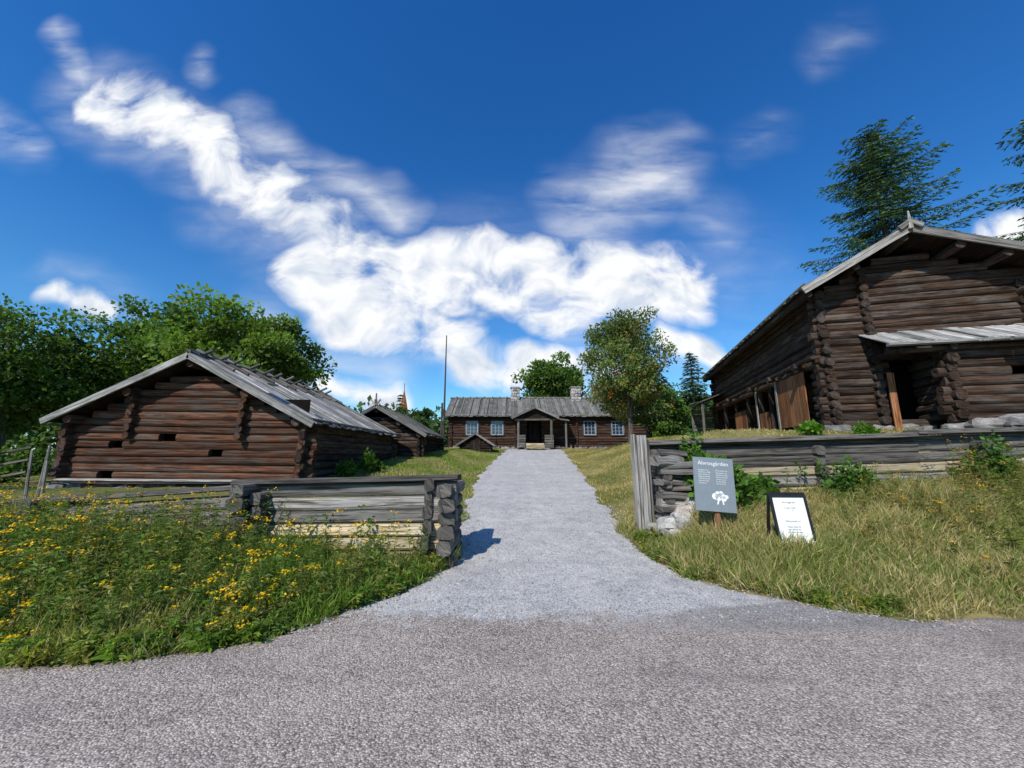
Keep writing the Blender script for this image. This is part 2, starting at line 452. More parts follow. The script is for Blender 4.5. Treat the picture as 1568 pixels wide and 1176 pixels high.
def window(name, parent, x, y, z, w, h, rows=3, cols=2, frame=M_WHITE):
    """window in a wall facing -y; y = outer wall surface"""
    b = MB(); t = .05
    b.box((x - w / 2 + .01, y - .03, z - h / 2 + .01), (w - .02, 0, 0), (0, .02, 0), (0, 0, h - .02), 1)
    for (ox, oz, sx, sz) in ((-w / 2 - t, -h / 2 - t, w + 2 * t, t), (-w / 2 - t, h / 2, w + 2 * t, t), (-w / 2 - t, -h / 2, t, h), (w / 2, -h / 2, t, h)):
        b.box((x + ox, y - .10, z + oz), (sx, 0, 0), (0, .1, 0), (0, 0, sz), 0)
    for i in range(1, cols):
        xx = x - w / 2 + w * i / cols; b.box((xx - .015, y - .065, z - h / 2), (.03, 0, 0), (0, .03, 0), (0, 0, h), 0)
    for i in range(1, rows):
        zz = z - h / 2 + h * i / rows; b.box((x - w / 2, y - .060, zz - .010), (w, 0, 0), (0, .022, 0), (0, 0, .02), 0)
    b.box((x - w / 2 - .12, y - .14, z - h / 2 - .12), (w + .24, 0, 0), (0, .14, 0), (0, 0, .05), 2)
    b.box((x - w / 2 - .15, y - .12, z - h / 2 - .05), (.09, 0, 0), (0, .1, 0), (0, 0, h + .1), 2)
    b.box((x + w / 2 + .06, y - .12, z - h / 2 - .05), (.09, 0, 0), (0, .1, 0), (0, 0, h + .1), 2)
    return b.obj(name, [frame, M_GLASS, W_DGREY], parent)

# ------------------------------------------------------------------ left barn
def gable_barn(name, loc, rot, hw, length, eave_z, ridge_z, hs, lh, overf, holes=(), wallm=W_RED, roofm=W_ROOF, sidem=W_DARK, stubs=(), ridgepoles=True, side_open=()):
    E = empty(name, loc, rot)
    sl = (ridge_z - eave_z) / hs
    def span(z):
        w = hs - (z - eave_z + .22) / sl
        return None if w < .25 else (-min(w, hw), min(w, hw))
    b = MB()
    nl = int((ridge_z - .35) / lh)
    log_wall(b, 'x', 0, -hw, hw, 0, nl, lh, .27, holes, span)
    log_wall(b, 'x', length, -hw, hw, 0, nl, lh, .27, (), span)
    ns = int((eave_z + (hs - hw) * sl - .1) / lh)
    b2 = MB()
    for s_ in (-1, 1):
        log_wall(b2, 'y', s_ * hw, 0, length, 0, ns, lh, .27, side_open if s_ > 0 else (), half=True)
    for sx, z0_, z1_ in stubs:
        z = z0_
        while z < z1_:
            b.log((sx, -.26 + R.uniform(-.05, .05), z), (sx, .2, z), lh * .42, lh * .5, 0, 10, r=R.uniform(0, .5)); z += lh
    for px_ in (-hs * .86, -hs * .45, 0, hs * .45, hs * .86):
        z = ridge_z - abs(px_) * sl - .2
        b.log((px_, -overf + .08, z), (px_, length + .4, z), .12, .12, 0, 10)
    b.obj('gable_walls', [wallm], E, smooth=False); b2.obj('side_walls', [sidem], E)
    r = MB()
    for s_ in (-1, 1):
        roof_slope(r, 0, ridge_z, s_ * hs, eave_z, -overf, length + .45, .23, m=0, slabm=1, over=.04)
        bargeboard(r, 0, ridge_z, s_ * hs, eave_z, -overf, m=0)
        r.log((s_ * (hs - .05), -overf + .02, eave_z + .09), (s_ * (hs - .05), length + .4, eave_z + .09), .06, .06, 2)
    if ridgepoles:
        y = -overf + .5
        while y < length:
            for s_ in (-1, 1):
                d = Vector((-s_ * hs, 0, ridge_z - eave_z)).normalized()
                p0 = Vector((0, y + (.12 if s_ > 0 else 0) + R.uniform(-.05, .05), ridge_z + .13))
                r.log(p0 - d * .9, p0 + d * R.uniform(.28, .42), .045, .045, 2, 7)
            y += R.uniform(.55, .8)
        r.log((0, -overf - .05, ridge_z + .09), (0, length + .4, ridge_z + .09), .07, .06, 2, 8)
    r.obj('roof', [roofm, W_DARKER, W_DGREY], E)
    return E

holes = [(-2.1, -1.72, .95, 1.18), (-.78, -.32, 1.15, 1.4), (.62, .98, .72, 1.1), (-2.25, -1.85, .25, .5)]
barn = gable_barn('log_barn', (-8.72, 10.5, .76), (0, math.radians(.7), 0), 3.15, 7.3, 1.70, 3.5, 3.5, .2, .48, holes,
                  stubs=[(-1.55, 1.35, 2.6), (1.45, 1.35, 2.6), (-3.13, .1, 1.6), (3.13, .1, 1.6)])
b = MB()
b.box((-3.0, .25, .02), (6, 0, 0), (0, .03, 0), (0, 0, 2.4), 0)  # added dark sheet: paints the inside shade seen through the wall holes
b.obj('interior_shade_sheet', [M_DARKIN], barn)
b = MB()
b.log((-2.9, -.34, .20), (3.0, -.32, .22), .14, .025, 0, 8, .5); b.log((-2.8, -.36, .15), (2.2, -.35, .17), .08, .025, 0, 8, .5)
b.box((1.75, -.55, 2.90), (.5, 0, -.2), (0, .35, 0), (.02, 0, .05), 0)
b.obj('sill_boards', [W_GREY], barn)
b = MB()
x = -3.3
while x < 3.4:
    rr = R.uniform(.14, .3); b.stone((x, R.uniform(-.2, -.05), -.10), rr, .22, R.uniform(.15, .22)); x += rr * 1.7
x = -3.3
while x < 3.4:
    rr = R.uniform(.12, .25); b.stone((x, R.uniform(-.3, -.1), -.35), rr, .22, R.uniform(.15, .22)); x += rr * 1.9
y = .2
while y < 7.4:
    rr = R.uniform(.14, .3); b.stone((3.15, y, -.1), .2, rr, .17); y += rr * 1.9
for (x, y, z, r) in ((-3.6, -.5, -.3, .3), (-3.9, -.7, -.45, .25), (-3.5, -.8, -.5, .28)): b.stone((x, y, z), r, r, r * .8)
b.obj('foundation_stones', [M_STONE], barn)

shed = gable_barn('log_shed', (-6.55, 18.9, 1.35), (0, 0, 0), 2.05, 4.9, 1.2, 2.6, 2.45, .19, .5, (), wallm=W_DARK, sidem=W_DARKER, roofm=W_ROOF2, ridgepoles=False)
b = MB()
for s_ in (-1, 1):
    b.box((0 - s_ * .1, -.58, 2.5), (s_ * .3, 0, .42), (0, .04, 0), (s_ * .06, 0, -.04), 0)
b.log((0, -.53, 2.5), (0, -.53, 3.2), .035, .035, 0, 6)
b.obj('gable_finial', [W_GREY], shed)
b = MB()
for i in range(14): b.stone((-2 + i * .32, 0, -.1), .2, .2, .16)
for i in range(14): b.stone((2.05, i * .36, -.1), .2, .2, .16)
b.obj('foundation_stones', [M_STONE], shed)

# ------------------------------------------------------------------ storehouse (right)
sh = empty('log_storehouse', (8.2, 10.15, 2.3), (0, 0, math.radians(-15)))
RX_, RZ = 2.62, 5.38; LX, LZ = 0., 3.9; RX2, RZ2 = 6.2, 3.98
def sspan(z):
    zl = z + .25
    l = .6 if zl < LZ + .6 * (RZ - LZ) / RX_ else (zl - LZ) / (RZ - LZ) * RX_
    r = 5.15 if zl < RZ2 + 1.05 * (RZ - RZ2) / (RX2 - RX_) else RX2 - (zl - RZ2) / (RZ - RZ2) * (RX2 - RX_)
    return None if r - l < .4 else (l, r)
b = MB()
log_wall(b, 'x', .8, .6, 5.15, 0, 21, .235, .24, [(2.05, 2.75, .2, 1.9)], sspan)
log_wall(b, 'x', 13.2, .6, 5.15, 0, 21, .235, .24, (), sspan)
log_wall(b, 'y', 5.15, .8, 13.2, 0, 16, .235, .24, half=True)
for i in range(19):   # notched column between gallery and main body
    b.log((1.7, .55 + R.uniform(-.06, .06), .12 + i * .235 + .11), (1.7, 1.1, .12 + i * .235 + .11), .11, .12, 0, 10, r=R.uniform(0, .7))
b.obj('gable_walls', [W_DARK], sh)
b = MB()
log_wall(b, 'y', .6, .8, 13.2, 2.0, 8, .235, .24, half=True)
for i in range(8):  # lower corner crib
    b.log((.6, .52 + R.uniform(-.06, .06), .12 + i * .235 + .11), (.6, 1.5 - R.uniform(0, .1), .12 + i * .235 + .11), .11, .12, 0, 10)
log_wall(b, 'y', 1.7, 1.0, 13.2, 0, 8, .235, .1, [(4.4, 5.3, .2, 1.8), (8.2, 9.1, .2, 1.8)])
for i, yy in enumerate((3.7, 4.75, 5.9, 7.4, 9.2, 11.2, 13.1)):
    b.log((.55, yy, -.1), (.55, yy, 2.15), .1, .1, 0, 8)
for yy in (1.6, 3.7, 5.9, 9.2, 11.2): # bearer logs under gallery
    b.log((.1, yy, 1.98), (1.9, yy, 1.98), .11, .11, 0, 8)
b.log((.5, .6, .05), (.5, 13.3, .05), .13, .12, 0, 10); b.log((.5, .6, 1.95), (.5, 13.3, 1.95), .12, .12, 0, 10)
b.log((.25, .6, 2.05), (.25, 13.3, 2.05), .07, .06, 0, 10)
b.obj('gallery', [W_DARK], sh)
b = MB()
y = 1.55
while y < 3.6:
    w = R.uniform(.15, .24); b.box((.34, y, .22), (0, w - .012, 0), (.03, 0, 0), (0, 0, 1.62 + R.uniform(-.02, .02)), 0); y += w
y = 4.85
while y < 5.8:
    w = R.uniform(.13, .2); b.box((.42, y, .2), (0, w - .015, 0), (.03, 0, 0), (0, 0, .75), 0); y += w
y = 7.5
while y < 9.1:
    w = R.uniform(.13, .2); b.box((.42, y, .2), (0, w - .015, 0), (.03, 0, 0), (0, 0, 1.1), 0); y += w
b.box((.30, 3.6, .2), (0, .12, 0), (.03, 0, 0), (0, 0, 1.7), 1)
b.box((.36, 5.85, .2), (0, .12, 0), (.03, 0, 0), (0, 0, 1.7), 1)
b.log((1.85, .42, -.1), (1.98, .62, 1.5), .08, .03, 0, 6, .5)
b.obj('gallery_panels', [W_PANEL, W_GREY], sh)
b = MB()
b.box((.66, 1.0, 2.0), (4.3, 0, 0), (0, 12, 0), (0, 0, .06), 0); b.box((.8, 1.2, 3.85), (4.2, 0, 0), (0, 11.8, 0), (0, 0, .05), 0)
b.box((1.75, 1.3, .05), (3.3, 0, 0), (0, .04, 0), (0, 0, 3.8), 1)  # not a floor: upright black sheet painting the shade of the door recess
b.obj('floors_and_shade_sheet', [W_DARKER, M_DARKIN], sh)
# lower projecting chamber + pent roof
b = MB()
log_wall(b, 'x', -.1, 2.75, 5.6, .05, 8, .23, .22, [(3.9, 4.35, 1.2, 1.45)])
log_wall(b, 'y', 2.75, -.1, .7, .05, 8, .23, .22, half=True)
log_wall(b, 'y', 5.6, -.1, .7, .05, 8, .23, .22, half=True)
b.log((1.5, -.25, 1.93), (6.0, -.25, 1.93), .1, .09, 0, 8); b.log((1.75, -.35, 1.9), (1.75, .8, 1.95), .08, .08, 0, 8); b.log((2.75, -.45, 1.92), (2.75, .8, 1.96), .08, .08, 0, 8)
b.obj('front_chamber', [W_DARK], sh)
b = MB()
x = 1.45; k = 0
while x < 6.1:
    w = R.uniform(.2, .32); o = Vector((x, .66, 2.60 + (.025 if k % 2 else 0) + R.uniform(-.02, .02)))
    L = 1.15 + R.uniform(-.08, .1) + (.12 if x > 3.7 else 0)
    b.box(o, (w + .02, 0, R.uniform(-.02, .02)), Vector((0, -L, -.50 * L)), (0, 0, .03), 0); x += w; k += 1
b.log((1.4, -.50, 2.02), (3.9, -.53, 2.00), .07, .05, 0, 8); b.log((3.7, -.64, 1.98), (6.1, -.64, 1.95), .07, .05, 0, 8)
b.obj('pent_roof', [W_ROOF], sh)
b = MB()
roof_slope(b, RX_, RZ, LX, LZ, 0, 13.6, .27, over=.03, m=0)
roof_slope(b, RX_, RZ, RX2, RZ2, 0, 13.6, .27, over=.03, m=0)
bargeboard(b, RX_, RZ, LX, LZ, 0, .2, .05, 2); bargeboard(b, RX_, RZ, RX2, RZ2, 0, .2, .05, 2)
for k in (0, 2, 4):
    x = LX + .12 + k * .6; z = LZ + (RZ - LZ) * x / RX_ - .2
    b.log((x, .06, z), (x, 13.4, z), .11, .11, 3)
for x in (3.7, 4.6, 5.6):
    z = RZ2 + (RZ - RZ2) * (RX2 - x) / (RX2 - RX_) - .2; b.log((x, .06, z), (x, 13.4, z), .11, .11, 3)
b.log((LX + .03, 0, LZ + .1), (LX + .03, 13.6, LZ + .1), .06, .07, 2); b.log((RX_, -.05, RZ + .1), (RX_, 13.6, RZ + .1), .09, .07, 2)
b.log((RX_, -.1, RZ - .1), (RX_, -.1, RZ + .42), .06, .05, 2, 6, taper=.7)
b.box((RX_ - .22, -.12, RZ - .1), (.3, 0, .22), (0, .05, 0), (-.07, 0, .1), 2); b.box((RX_ + .22, -.13, RZ - .1), (-.3, 0, .22), (0, .05, 0), (.07, 0, .1), 2)
b.obj('roof', [W_ROOF2, W_DARKER, W_GREY, W_DARK], sh)
b = MB()
b.box((-.75, 11.0, 2.15), (1.4, 0, .55), (0, 3.4, 0), (0, 0, .06), 0)
b.log((-.6, 11.2, 0), (-.6, 11.2, 2.15), .07, .07, 0, 7); b.log((-.6, 14.2, 0), (-.6, 14.2, 2.15), .07, .07, 0, 7)
for i in range(9): b.log((-.6, 14.2, .15 + i * .22), (1.2, 14.2, .15 + i * .22), .08, .1, 0, 8)
b.obj('lean_to', [W_ROOF2], sh)
b = MB()
x = .5
while x < 6:
    rr = R.uniform(.15, .32); b.stone((x, .7 if x < 2.7 else -.1, -.1), rr, .25, R.uniform(.14, .22)); x += rr * 1.9
for (x, y, r) in ((.5, .5, .24), (.75, .55, .2), (3.0, -.5, .28), (3.6, -.7, .36), (4.3, -.6, .25), (4.9, -.8, .3), (5.6, -.7, .28), (2.6, -.2, .18), (3.3, -.9, .2), (5.2, -.5, .22)):
    b.stone((x, y, -.12 + r * .35), r * 1.25, r, r * .6)
for i in range(22):
    b.stone((.5 + R.uniform(-.05, .05), 1 + i * .57, -.12), .22, R.uniform(.18, .3), .2)
b.obj('foundation_stones', [M_STONE], sh)

# ------------------------------------------------------------------ farmhouse
fh = empty('log_farmhouse', (-5.05, 32.2, 2.12))
b = MB(); Wd, Dp = 16.3, 5.6
wins = [(1.75, 1.72), (3.82, 1.72), (11.5, 1.72), (13.8, 1.72)]
ops = [(x - .5, x + .5, 1.15, 2.3) for x, z in wins] + [(6.3, 7.5, .1, 2.3)]
log_wall(b, 'x', 0, 0, Wd, .1, 12, .225, .25, ops); log_wall(b, 'x', Dp, 0, Wd, .1, 12, .225, .25)
rz, ez = 4.55, 2.62
def fspan(z):
    w = (rz - .25 - z) / (rz - ez) * (Dp / 2 + .5); return None if w < .3 else (Dp / 2 - min(w, Dp / 2), Dp / 2 + min(w, Dp / 2))
for x in (0, Wd): log_wall(b, 'y', x, 0, Dp, .1, 20, .225, .25, span=fspan, half=True)
for x in (5.3, 10.4):
    for i in range(12): b.log((x, -.25, .3 + i * .225), (x, .2, .3 + i * .225), .1, .11, 0, 8)
b.obj('walls', [W_HOUSE], fh)
b = MB(); b.box((.3, .2, .1), (Wd - .6, 0, 0), (0, .04, 0), (0, 0, 2.5), 0); b.obj('interior_shade_sheet', [M_DARKIN], fh)  # black sheet behind the front openings, indoor shade put into its colour
for i, (x, z) in enumerate(wins): window('window_%d' % i, fh, x, -.06, z, .86, 1.05, 4, 3, M_BLUEWH)
b = MB()
for (y0, y1) in ((-.65, Dp / 2), (Dp + .55, Dp / 2)):
    x = -.55; k = 0
    d = Vector((0, y1 - y0, rz - ez))
    nn = Vector((0, -(rz - ez) * (1 if y1 > y0 else -1), abs(y1 - y0))).normalized()
    b.box(Vector((-.5, y0, ez)) - nn * .07, (Wd + 1., 0, 0), d, nn * .05, 1)
    while x < Wd + .55:
        w = R.uniform(.2, .34); b.box(Vector((x, y0, ez)) - d * R.uniform(.0, .03) + nn * (.03 if k % 2 else 0), (w + .02, 0, 0), d * 1.03, nn * .035, 0); x += w; k += 1
    x = 0.
    while x < Wd:
        b.log(Vector((x, y0, ez)) + nn * .1, Vector((x, y1, rz)) + nn * .1 + d * .06, .045, .045, 0, 6); x += R.uniform(.5, .8)
b.log((-.6, Dp / 2, rz + .1), (Wd + .6, Dp / 2, rz + .1), .09, .09, 0, 8)
b.log((-.55, -.6, ez + .1), (Wd + .55, -.6, ez + .1), .06, .06, 0, 8)
b.obj('roof', [W_ROOF2, W_DARKER], fh)
b = MB()
for (cx, w) in ((5.35, .75), (10.9, .85)):
    for k in range(6):
        z = rz - .5 + k * .26
        for i in range(3):
            b.stone((cx - w / 2 + .15 + i * w / 3, Dp / 2 - .36, z), w / 5.2, .12, .14); b.stone((cx - w / 2 + .15 + i * w / 3, Dp / 2 + .36, z), w / 5.2, .12, .14)
    b.box((cx - w / 2, Dp / 2 - .38, rz - .6), (w, 0, 0), (0, .76, 0), (0, 0, 1.6), 0)
    b.box((cx - w / 2 - .08, Dp / 2 - .5, rz + 1.0), (w + .16, 0, 0), (0, 1.0, 0), (0, 0, .1), 0)
b.obj('chimneys', [M_PEBBLE], fh)
b = MB(); x = 0
while x < Wd:
    rr = R.uniform(.18, .35); b.stone((x, -.02, -.02), rr, .24, .2); x += rr * 1.7
b.obj('foundation_stones', [M_STONE], fh)
b = MB()
for x in (5.55, 8.15): b.log((x, -1.9, 0), (x, -1.9, 2.25), .1, .1, 0, 8)
for x in (5.5, 8.2):
    for i in range(5): b.log((x, -1.95, .15 + i * .2), (x, -.1, .15 + i * .2), .08, .1, 0, 8)
for i in range(5):
    b.log((5.45, -1.9, .15 + i * .2), (6.1, -1.9, .15 + i * .2), .08, .1, 0, 8); b.log((7.6, -1.9, .15 + i * .2), (8.3, -1.9, .15 + i * .2), .08, .1, 0, 8)
b.log((5.3, -1.9, 2.25), (8.4, -1.9, 2.25), .1, .1, 0, 8)
for s_ in (-1, 1):
    roof_slope(b, 6.85, 3.2, 6.85 + s_ * 1.8, 2.38, -2.3, .9, .24, m=1, slabm=0); bargeboard(b, 6.85, 3.2, 6.85 + s_ * 1.8, 2.38, -2.3, m=1)
z = 2.4
while z < 3.05:
    w = (3.15 - z) / .82 * 1.7; b.log((6.85 - w, -1.95, z), (6.85 + w, -1.95, z), .06, .09, 3, 8); z += .17
b.box((8.25, -1.6, 0), (1.2, 0, 0), (0, 1.4, 0), (0, 0, .1), 0); b.log((9.35, -1.5, 0), (9.35, -1.5, 2.2), .09, .09, 0, 8)
b.box((8.1, -1.8, 2.3), (1.5, 0, -.15), (0, 1.9, .3), (0, 0, .05), 1)
b.box((6.45, -.02, .3), (.9, 0, 0), (0, .05, 0), (0, 0, 1.9), 3)
for k in range(3): b.box((6.15, -2.6 + k * .3, 0), (1.4, 0, 0), (0, .32, 0), (0, 0, .14 + k * .13), 2)
b.obj('porch', [W_DGREY, W_ROOF2, W_TAN, W_DARKER], fh)

rc = empty('root_cellar', (-2.5, 26.6, Hs(-2.5, 26.6) - .03))
b = MB()
for s_ in (-1, 1): roof_slope(b, 0, 1.25, s_ * 1.3, .42, -.25, 2.4, .22, m=1, slabm=0); bargeboard(b, 0, 1.25, s_ * 1.3, .42, -.25, m=1, w=.12)
for i in range(6):
    w = min(1.0, (1.2 - i * .18) * 1.45 - .15); b.log((-w, 0, .1 + i * .18), (w, 0, .1 + i * .18), .08, .095, 0, 8)
b.box((-.35, -.1, .05), (.7, 0, 0), (0, .04, 0), (0, 0, .75), 2)
for s_ in (-1, 1):
    for i in range(3): b.log((s_ * 1.0, -.1, .1 + i * .18), (s_ * 1.0, 2.3, .1 + i * .18), .08, .095, 0, 8)
b.obj('cellar_body', [W_DARKER, W_ROOF2, W_DARKER], rc)
gable_barn('small_log_hut', (15.3, 36, 2.2), (0, 0, 0), .8, 2.4, 1.1, 1.9, 1.1, .18, .3, (), wallm=W_DARK, roofm=W_ROOF2, ridgepoles=False)
gable_barn('log_outbuilding', (13.2, 34, 2.2), (0, 0, 0), 1.3, 4.0, 1.7, 2.7, 1.6, .19, .3, (), wallm=W_DARK, roofm=W_ROOF2, ridgepoles=False)

b = MB(); pz = Hs(-4.6, 26)
b.log((-4.6, 26, pz - .1), (-4.6, 26, 9.9), .085, .085, 0, 8, taper=.6, jit=.02); b.log((-4.75, 26, pz - .1), (-4.75, 26, pz + 3.2), .07, .07, 0, 8)
b.obj('tall_wooden_pole', [W_BARK])
b = MB()
b.log((-22.7, 80, 0), (-22.7, 80, 10.5), 1.1, 1.1, 0, 8, jit=0); b.log((-22.7, 80, 10.4), (-22.7, 80, 15.2), 1.0, 1.0, 0, 8, taper=.96, jit=0); b.log((-22.7, 80, 15), (-22.7, 80, 16.6), .07, .07, 0, 5, jit=0)
b.obj('church_spire', [W_PANEL])
# roundpole fence stakes beyond the barn on the far left
b = MB()
for i in range(9):
    x = -12.9 - i * .62; y = 9.6 - i * .12; z = Hs(x, y)
    for dx in (0, .12):
        b.log((x + dx, y + dx, z - .1), (x + dx + R.uniform(-.12, .12), y + dx + R.uniform(-.05, .05), z + R.uniform(1.15, 1.5)), .028, .028, 0, 6, taper=.3)
    for k in range(3): b.log((x - .5, y + .06, z + .15 + k * .3), (x + 1.0, y + .06, z + .45 + k * .3), .03, .03, 0, 6)
b.obj('roundpole_fence', [W_DGREY])
b = MB()
for (x, y, h, lx) in ((-10.25, 8.6, 1.25, .05), (-10.0, 8.5, .95, -.08), (-10.6, 8.7, 1.1, -.1)):
    z = Hs(x, y); b.log((x, y, z - .1), (x + lx, y, z + h), .035, .03, 0, 6, taper=.3)
b.obj('wooden_stakes', [W_GREY])

# ------------------------------------------------------------------ left fence
lf = empty('log_fence')
b = MB()
def crib(b, x, y0, y1, zb, zt, w=.11, lh=.2, m=0):
    z = zb; 
    while z < zt - .05:
        b.log((x + R.uniform(-.025, .025), y0 + R.uniform(-.07, .07), z + lh / 2), (x + R.uniform(-.03, .03), y1, z + lh / 2), w * R.uniform(.85, 1.12), lh * .48, m, 10, .55, .09); z += lh
nb = 6
for i in range(nb):
    mm = 0 if i > 2 else 1
    b.log((-.82 - R.uniform(0, .06), 6.05, .12 + i * .2), (-4.2, 6.38, .03 + i * .2), .085, .098, mm, 10, .5, .09, seg=11)
b.log((-.80, 6.02, 1.27), (-4.4, 6.36, 1.17), .15, .045, 3, 10, .5, .06)
b.log((-.95, 6.28, 1.22), (-4.3, 6.6, 1.12), .09, .07, 2, 10, .6, .06)
crib(b, -.98, 5.86, 6.95, -.02, 1.22, .12, .2, 3); crib(b, -1.24, 5.9, 6.5, .06, 1.18, .07, .2, 2)
crib(b, -4.1, 5.95, 6.9, -.02, 1.2, .12, .2, 3); crib(b, -3.88, 6.05, 6.7, .05, 1.1, .08, .2, 2)
for i in range(4):
    b.log((-4.0, 6.42, .22 + i * .22), (-9.6, 7.25, -.10 + i * .2), .08, .105, 2 if i < 3 else 0, 10, .5, .09, seg=14)
b.log((-4.2, 6.40, 1.10), (-9.8, 7.25, .70), .13, .045, 3, 10, .5, .06)
crib(b, -8.1, 6.7, 7.6, -.1, .8, .12, .2, 2)
b.obj('fence_logs', [W_GREY, W_TAN, W_DGREY, W_DGREY], lf)

# ------------------------------------------------------------------ right fence
rf_ = empty('log_wall_fence')
b = MB()
for i in range(6):
    mm = (1, 1, 0, 1, 2, 2)[i]
    z0 = .62 + i * .2; z1 = .86 + i * .215
    b.log((3.0 + R.uniform(-.1, .1), 7.8, z0 - .0), (8.2, 7.95, z0 + .14), .09, .103, mm, 10, .5, .09, seg=14)
    b.log((7.9, 7.97, z0 + .13), (14.5, 8.1, z1 + .14), .09, .103, mm, 10, .5, .09, seg=14)
b.log((2.55, 7.76, 1.83), (8.3, 7.9, 2.01), .17, .055, 2, 10, .5, .06); b.log((8.1, 7.88, 2.05), (14.5, 8.05, 2.24), .17, .055, 2, 10, .5, .06)
b.log((2.6, 8.02, 1.72), (8.3, 8.14, 1.88), .1, .09, 2, 10, .6, .06); b.log((8.1, 8.14, 1.9), (14.5, 8.25, 2.07), .1, .09, 2, 10, .6, .06)
crib(b, 9.4, 7.7, 8.7, .7, 1.9, .11, .2, 3)
crib(b, 6.1, 7.72, 8.5, .6, 1.75, .1, .2, 3)
z = .28
while z < 1.72:
    hh = R.uniform(.05, .1); xx = 2.72 + R.uniform(-.05, .08); L = R.uniform(.4, .7) + .25 * (1 - (z / 1.7))
    b.log((xx, 7.45 + R.uniform(-.1, .1), z), (xx + L, 7.5 + R.uniform(-.12, .12), z + R.uniform(-.05, .05)), R.uniform(.14, .26), hh, R.choice((0, 3, 2, 0)), 8, .5, .12, seg=4)
    z += hh * 1.65
crib(b, 2.9, 7.35, 8.3, .3, 1.7, .09, .14, 3)
b.obj('fence_logs', [W_GREY, W_TAN, W_DGREY, W_DGREY], rf_)
b = MB()
b.box((2.36, 7.50, -.05), (.045, 0, 0), (0, .2, 0), (-.015, .0, 2.05), 0); b.box((2.42, 7.47, -.05), (.17, 0, 0), (0, .07, 0), (-.01, 0, 2.03), 0, .8); b.box((2.60, 7.5, -.05), (.06, 0, 0), (0, .2, 0), (-.02, 0, 1.95), 0)
b.box((2.42, 7.545, -.05), (.17, 0, 0), (0, .15, 0), (-.01, 0, 1.98), 1)
b.obj('gate_post', [W_GREY, W_DGREY], rf_)
b = MB()
for (x, y, r) in ((2.75, 7.1, .2), (3.1, 7.2, .18), (2.95, 6.92, .14), (3.35, 7.3, .2), (2.6, 7.32, .13), (3.0, 7.1, .16), (2.75, 6.85, .1)): b.stone((x, y, Hs(x, y) + r * .45), r * 1.1, r * .85, r * .75)
b.obj('base_stones', [M_PEBBLE], rf_)

# ------------------------------------------------------------------ signs
def text(name, body, size, loc, mat, parent, align='LEFT', rot=(math.pi / 2, 0, 0), space=1.0):
    c = bpy.data.curves.new(name, 'FONT'); c.body = body; c.size = size; c.align_x = align; c.space_line = space
    c.materials.append(mat); o = bpy.data.objects.new(name, c); o.location = loc; o.rotation_euler = rot
    return link(o, parent)
s1 = empty('information_sign', (3.15, 6.2, Hs(3.15, 6.2)), (math.radians(-7), math.radians(4), math.radians(-4)))
b = MB()
b.box((-.31, 0, .43), (.62, 0, 0), (0, .02, 0), (0, 0, .83), 0)
b.obj('panel', [M_SIGNGREY], s1)
b = MB(); b.log((.04, .075, -.2), (.04, .075, 1.0), .045, .045, 0, 8, .5, .02); b.obj('post', [W_PANEL], s1)
text('title', 'Älvrosgården', .088, (-.24, -.004, 1.14), M_INKW, s1)
text('paragraph_left', 'Bondgård från\nHärjedalen 1800-\ntalet. Gården är\nbyggd av timmer\nmed förråd och\nbod samt loge\nkring tunet.', .028, (-.24, -.004, 1.05), M_INKW, s1, space=1.2)
text('paragraph_right', 'Farmstead from\nthe province of\nHärjedalen with\nlog houses built\naround a yard\nfor the family\nand servants.', .028, (.03, -.004, 1.05), M_INKW, s1, space=1.2)
b = MB()
for (x, z, r) in ((.0, .66, .05), (.05, .65, .055), (.1, .67, .05), (.13, .63, .04), (.04, .7, .04), (.09, .71, .035), (.17, .66, .03)):
    b.log((x, -.003, z), (x, -.0005, z), r, r, 0, 12, jit=.0, seg=1)
b.log((.03, -.002, .54), (.06, -.002, .65), .012, .002, 0, 6, jit=0, seg=1); b.log((.12, -.002, .54), (.1, -.002, .65), .012, .002, 0, 6, jit=0, seg=1)
b.obj('tree_emblem', [M_INKW], s1)
s2 = empty('sandwich_board_sign', (3.93, 5.72, Hs(3.93, 5.72) - .04), (0, 0, math.radians(-3))); s2.scale = (.86, .86, .9)
b = MB()
def leg(sign, dy):
    f = Vector((0, .17 * sign, .84)).normalized(); nn = Vector((0, -f.z * 1., f.y * sign)).normalized() * (1)
    o = Vector((-.29, dy, 0))
    for (x, L) in ((0, .82), (.54, .82)): b.box(o + Vector((x, 0, 0)), (.04, 0, 0), f * L, nn * .03, 0)
    b.box(o + Vector((.0, 0, 0)) + f * .79 - nn * .002, (.58, 0, 0), f * .04, nn * .034, 0); b.box(o + f * .06 - nn * .002, (.58, 0, 0), f * .04, nn * .034, 0)
    return f, nn, o
f1, n1, o1 = leg(1, -.17)
b.box(o1 + Vector((.035, 0, 0)) + f1 * .09 + n1 * .006, (.51, 0, 0), f1 * .70, n1 * .012, 1)
leg(-1, .2)
b.box((-.29, -.02, .80), (.58, 0, 0), (0, .05, 0), (0, 0, .05), 0)
b.obj('board', [M_BLACK, M_WHITE], s2)
tl = math.atan2(.84, .17)
for k, (tx, sz, q) in enumerate((('Älvrosgården', .04, .70), ('is open today\n11 - 16', .034, .62), ('Välkommen in!', .04, .42), ('Please close the\ngate behind you\nand mind the step', .032, .34))):
    p = o1 + Vector((.29, 0, 0)) + f1 * q + n1 * .0205
    text('notice_%d' % k, tx, sz, p, M_INK, s2, 'CENTER', (tl, 0, 0), 1.2)

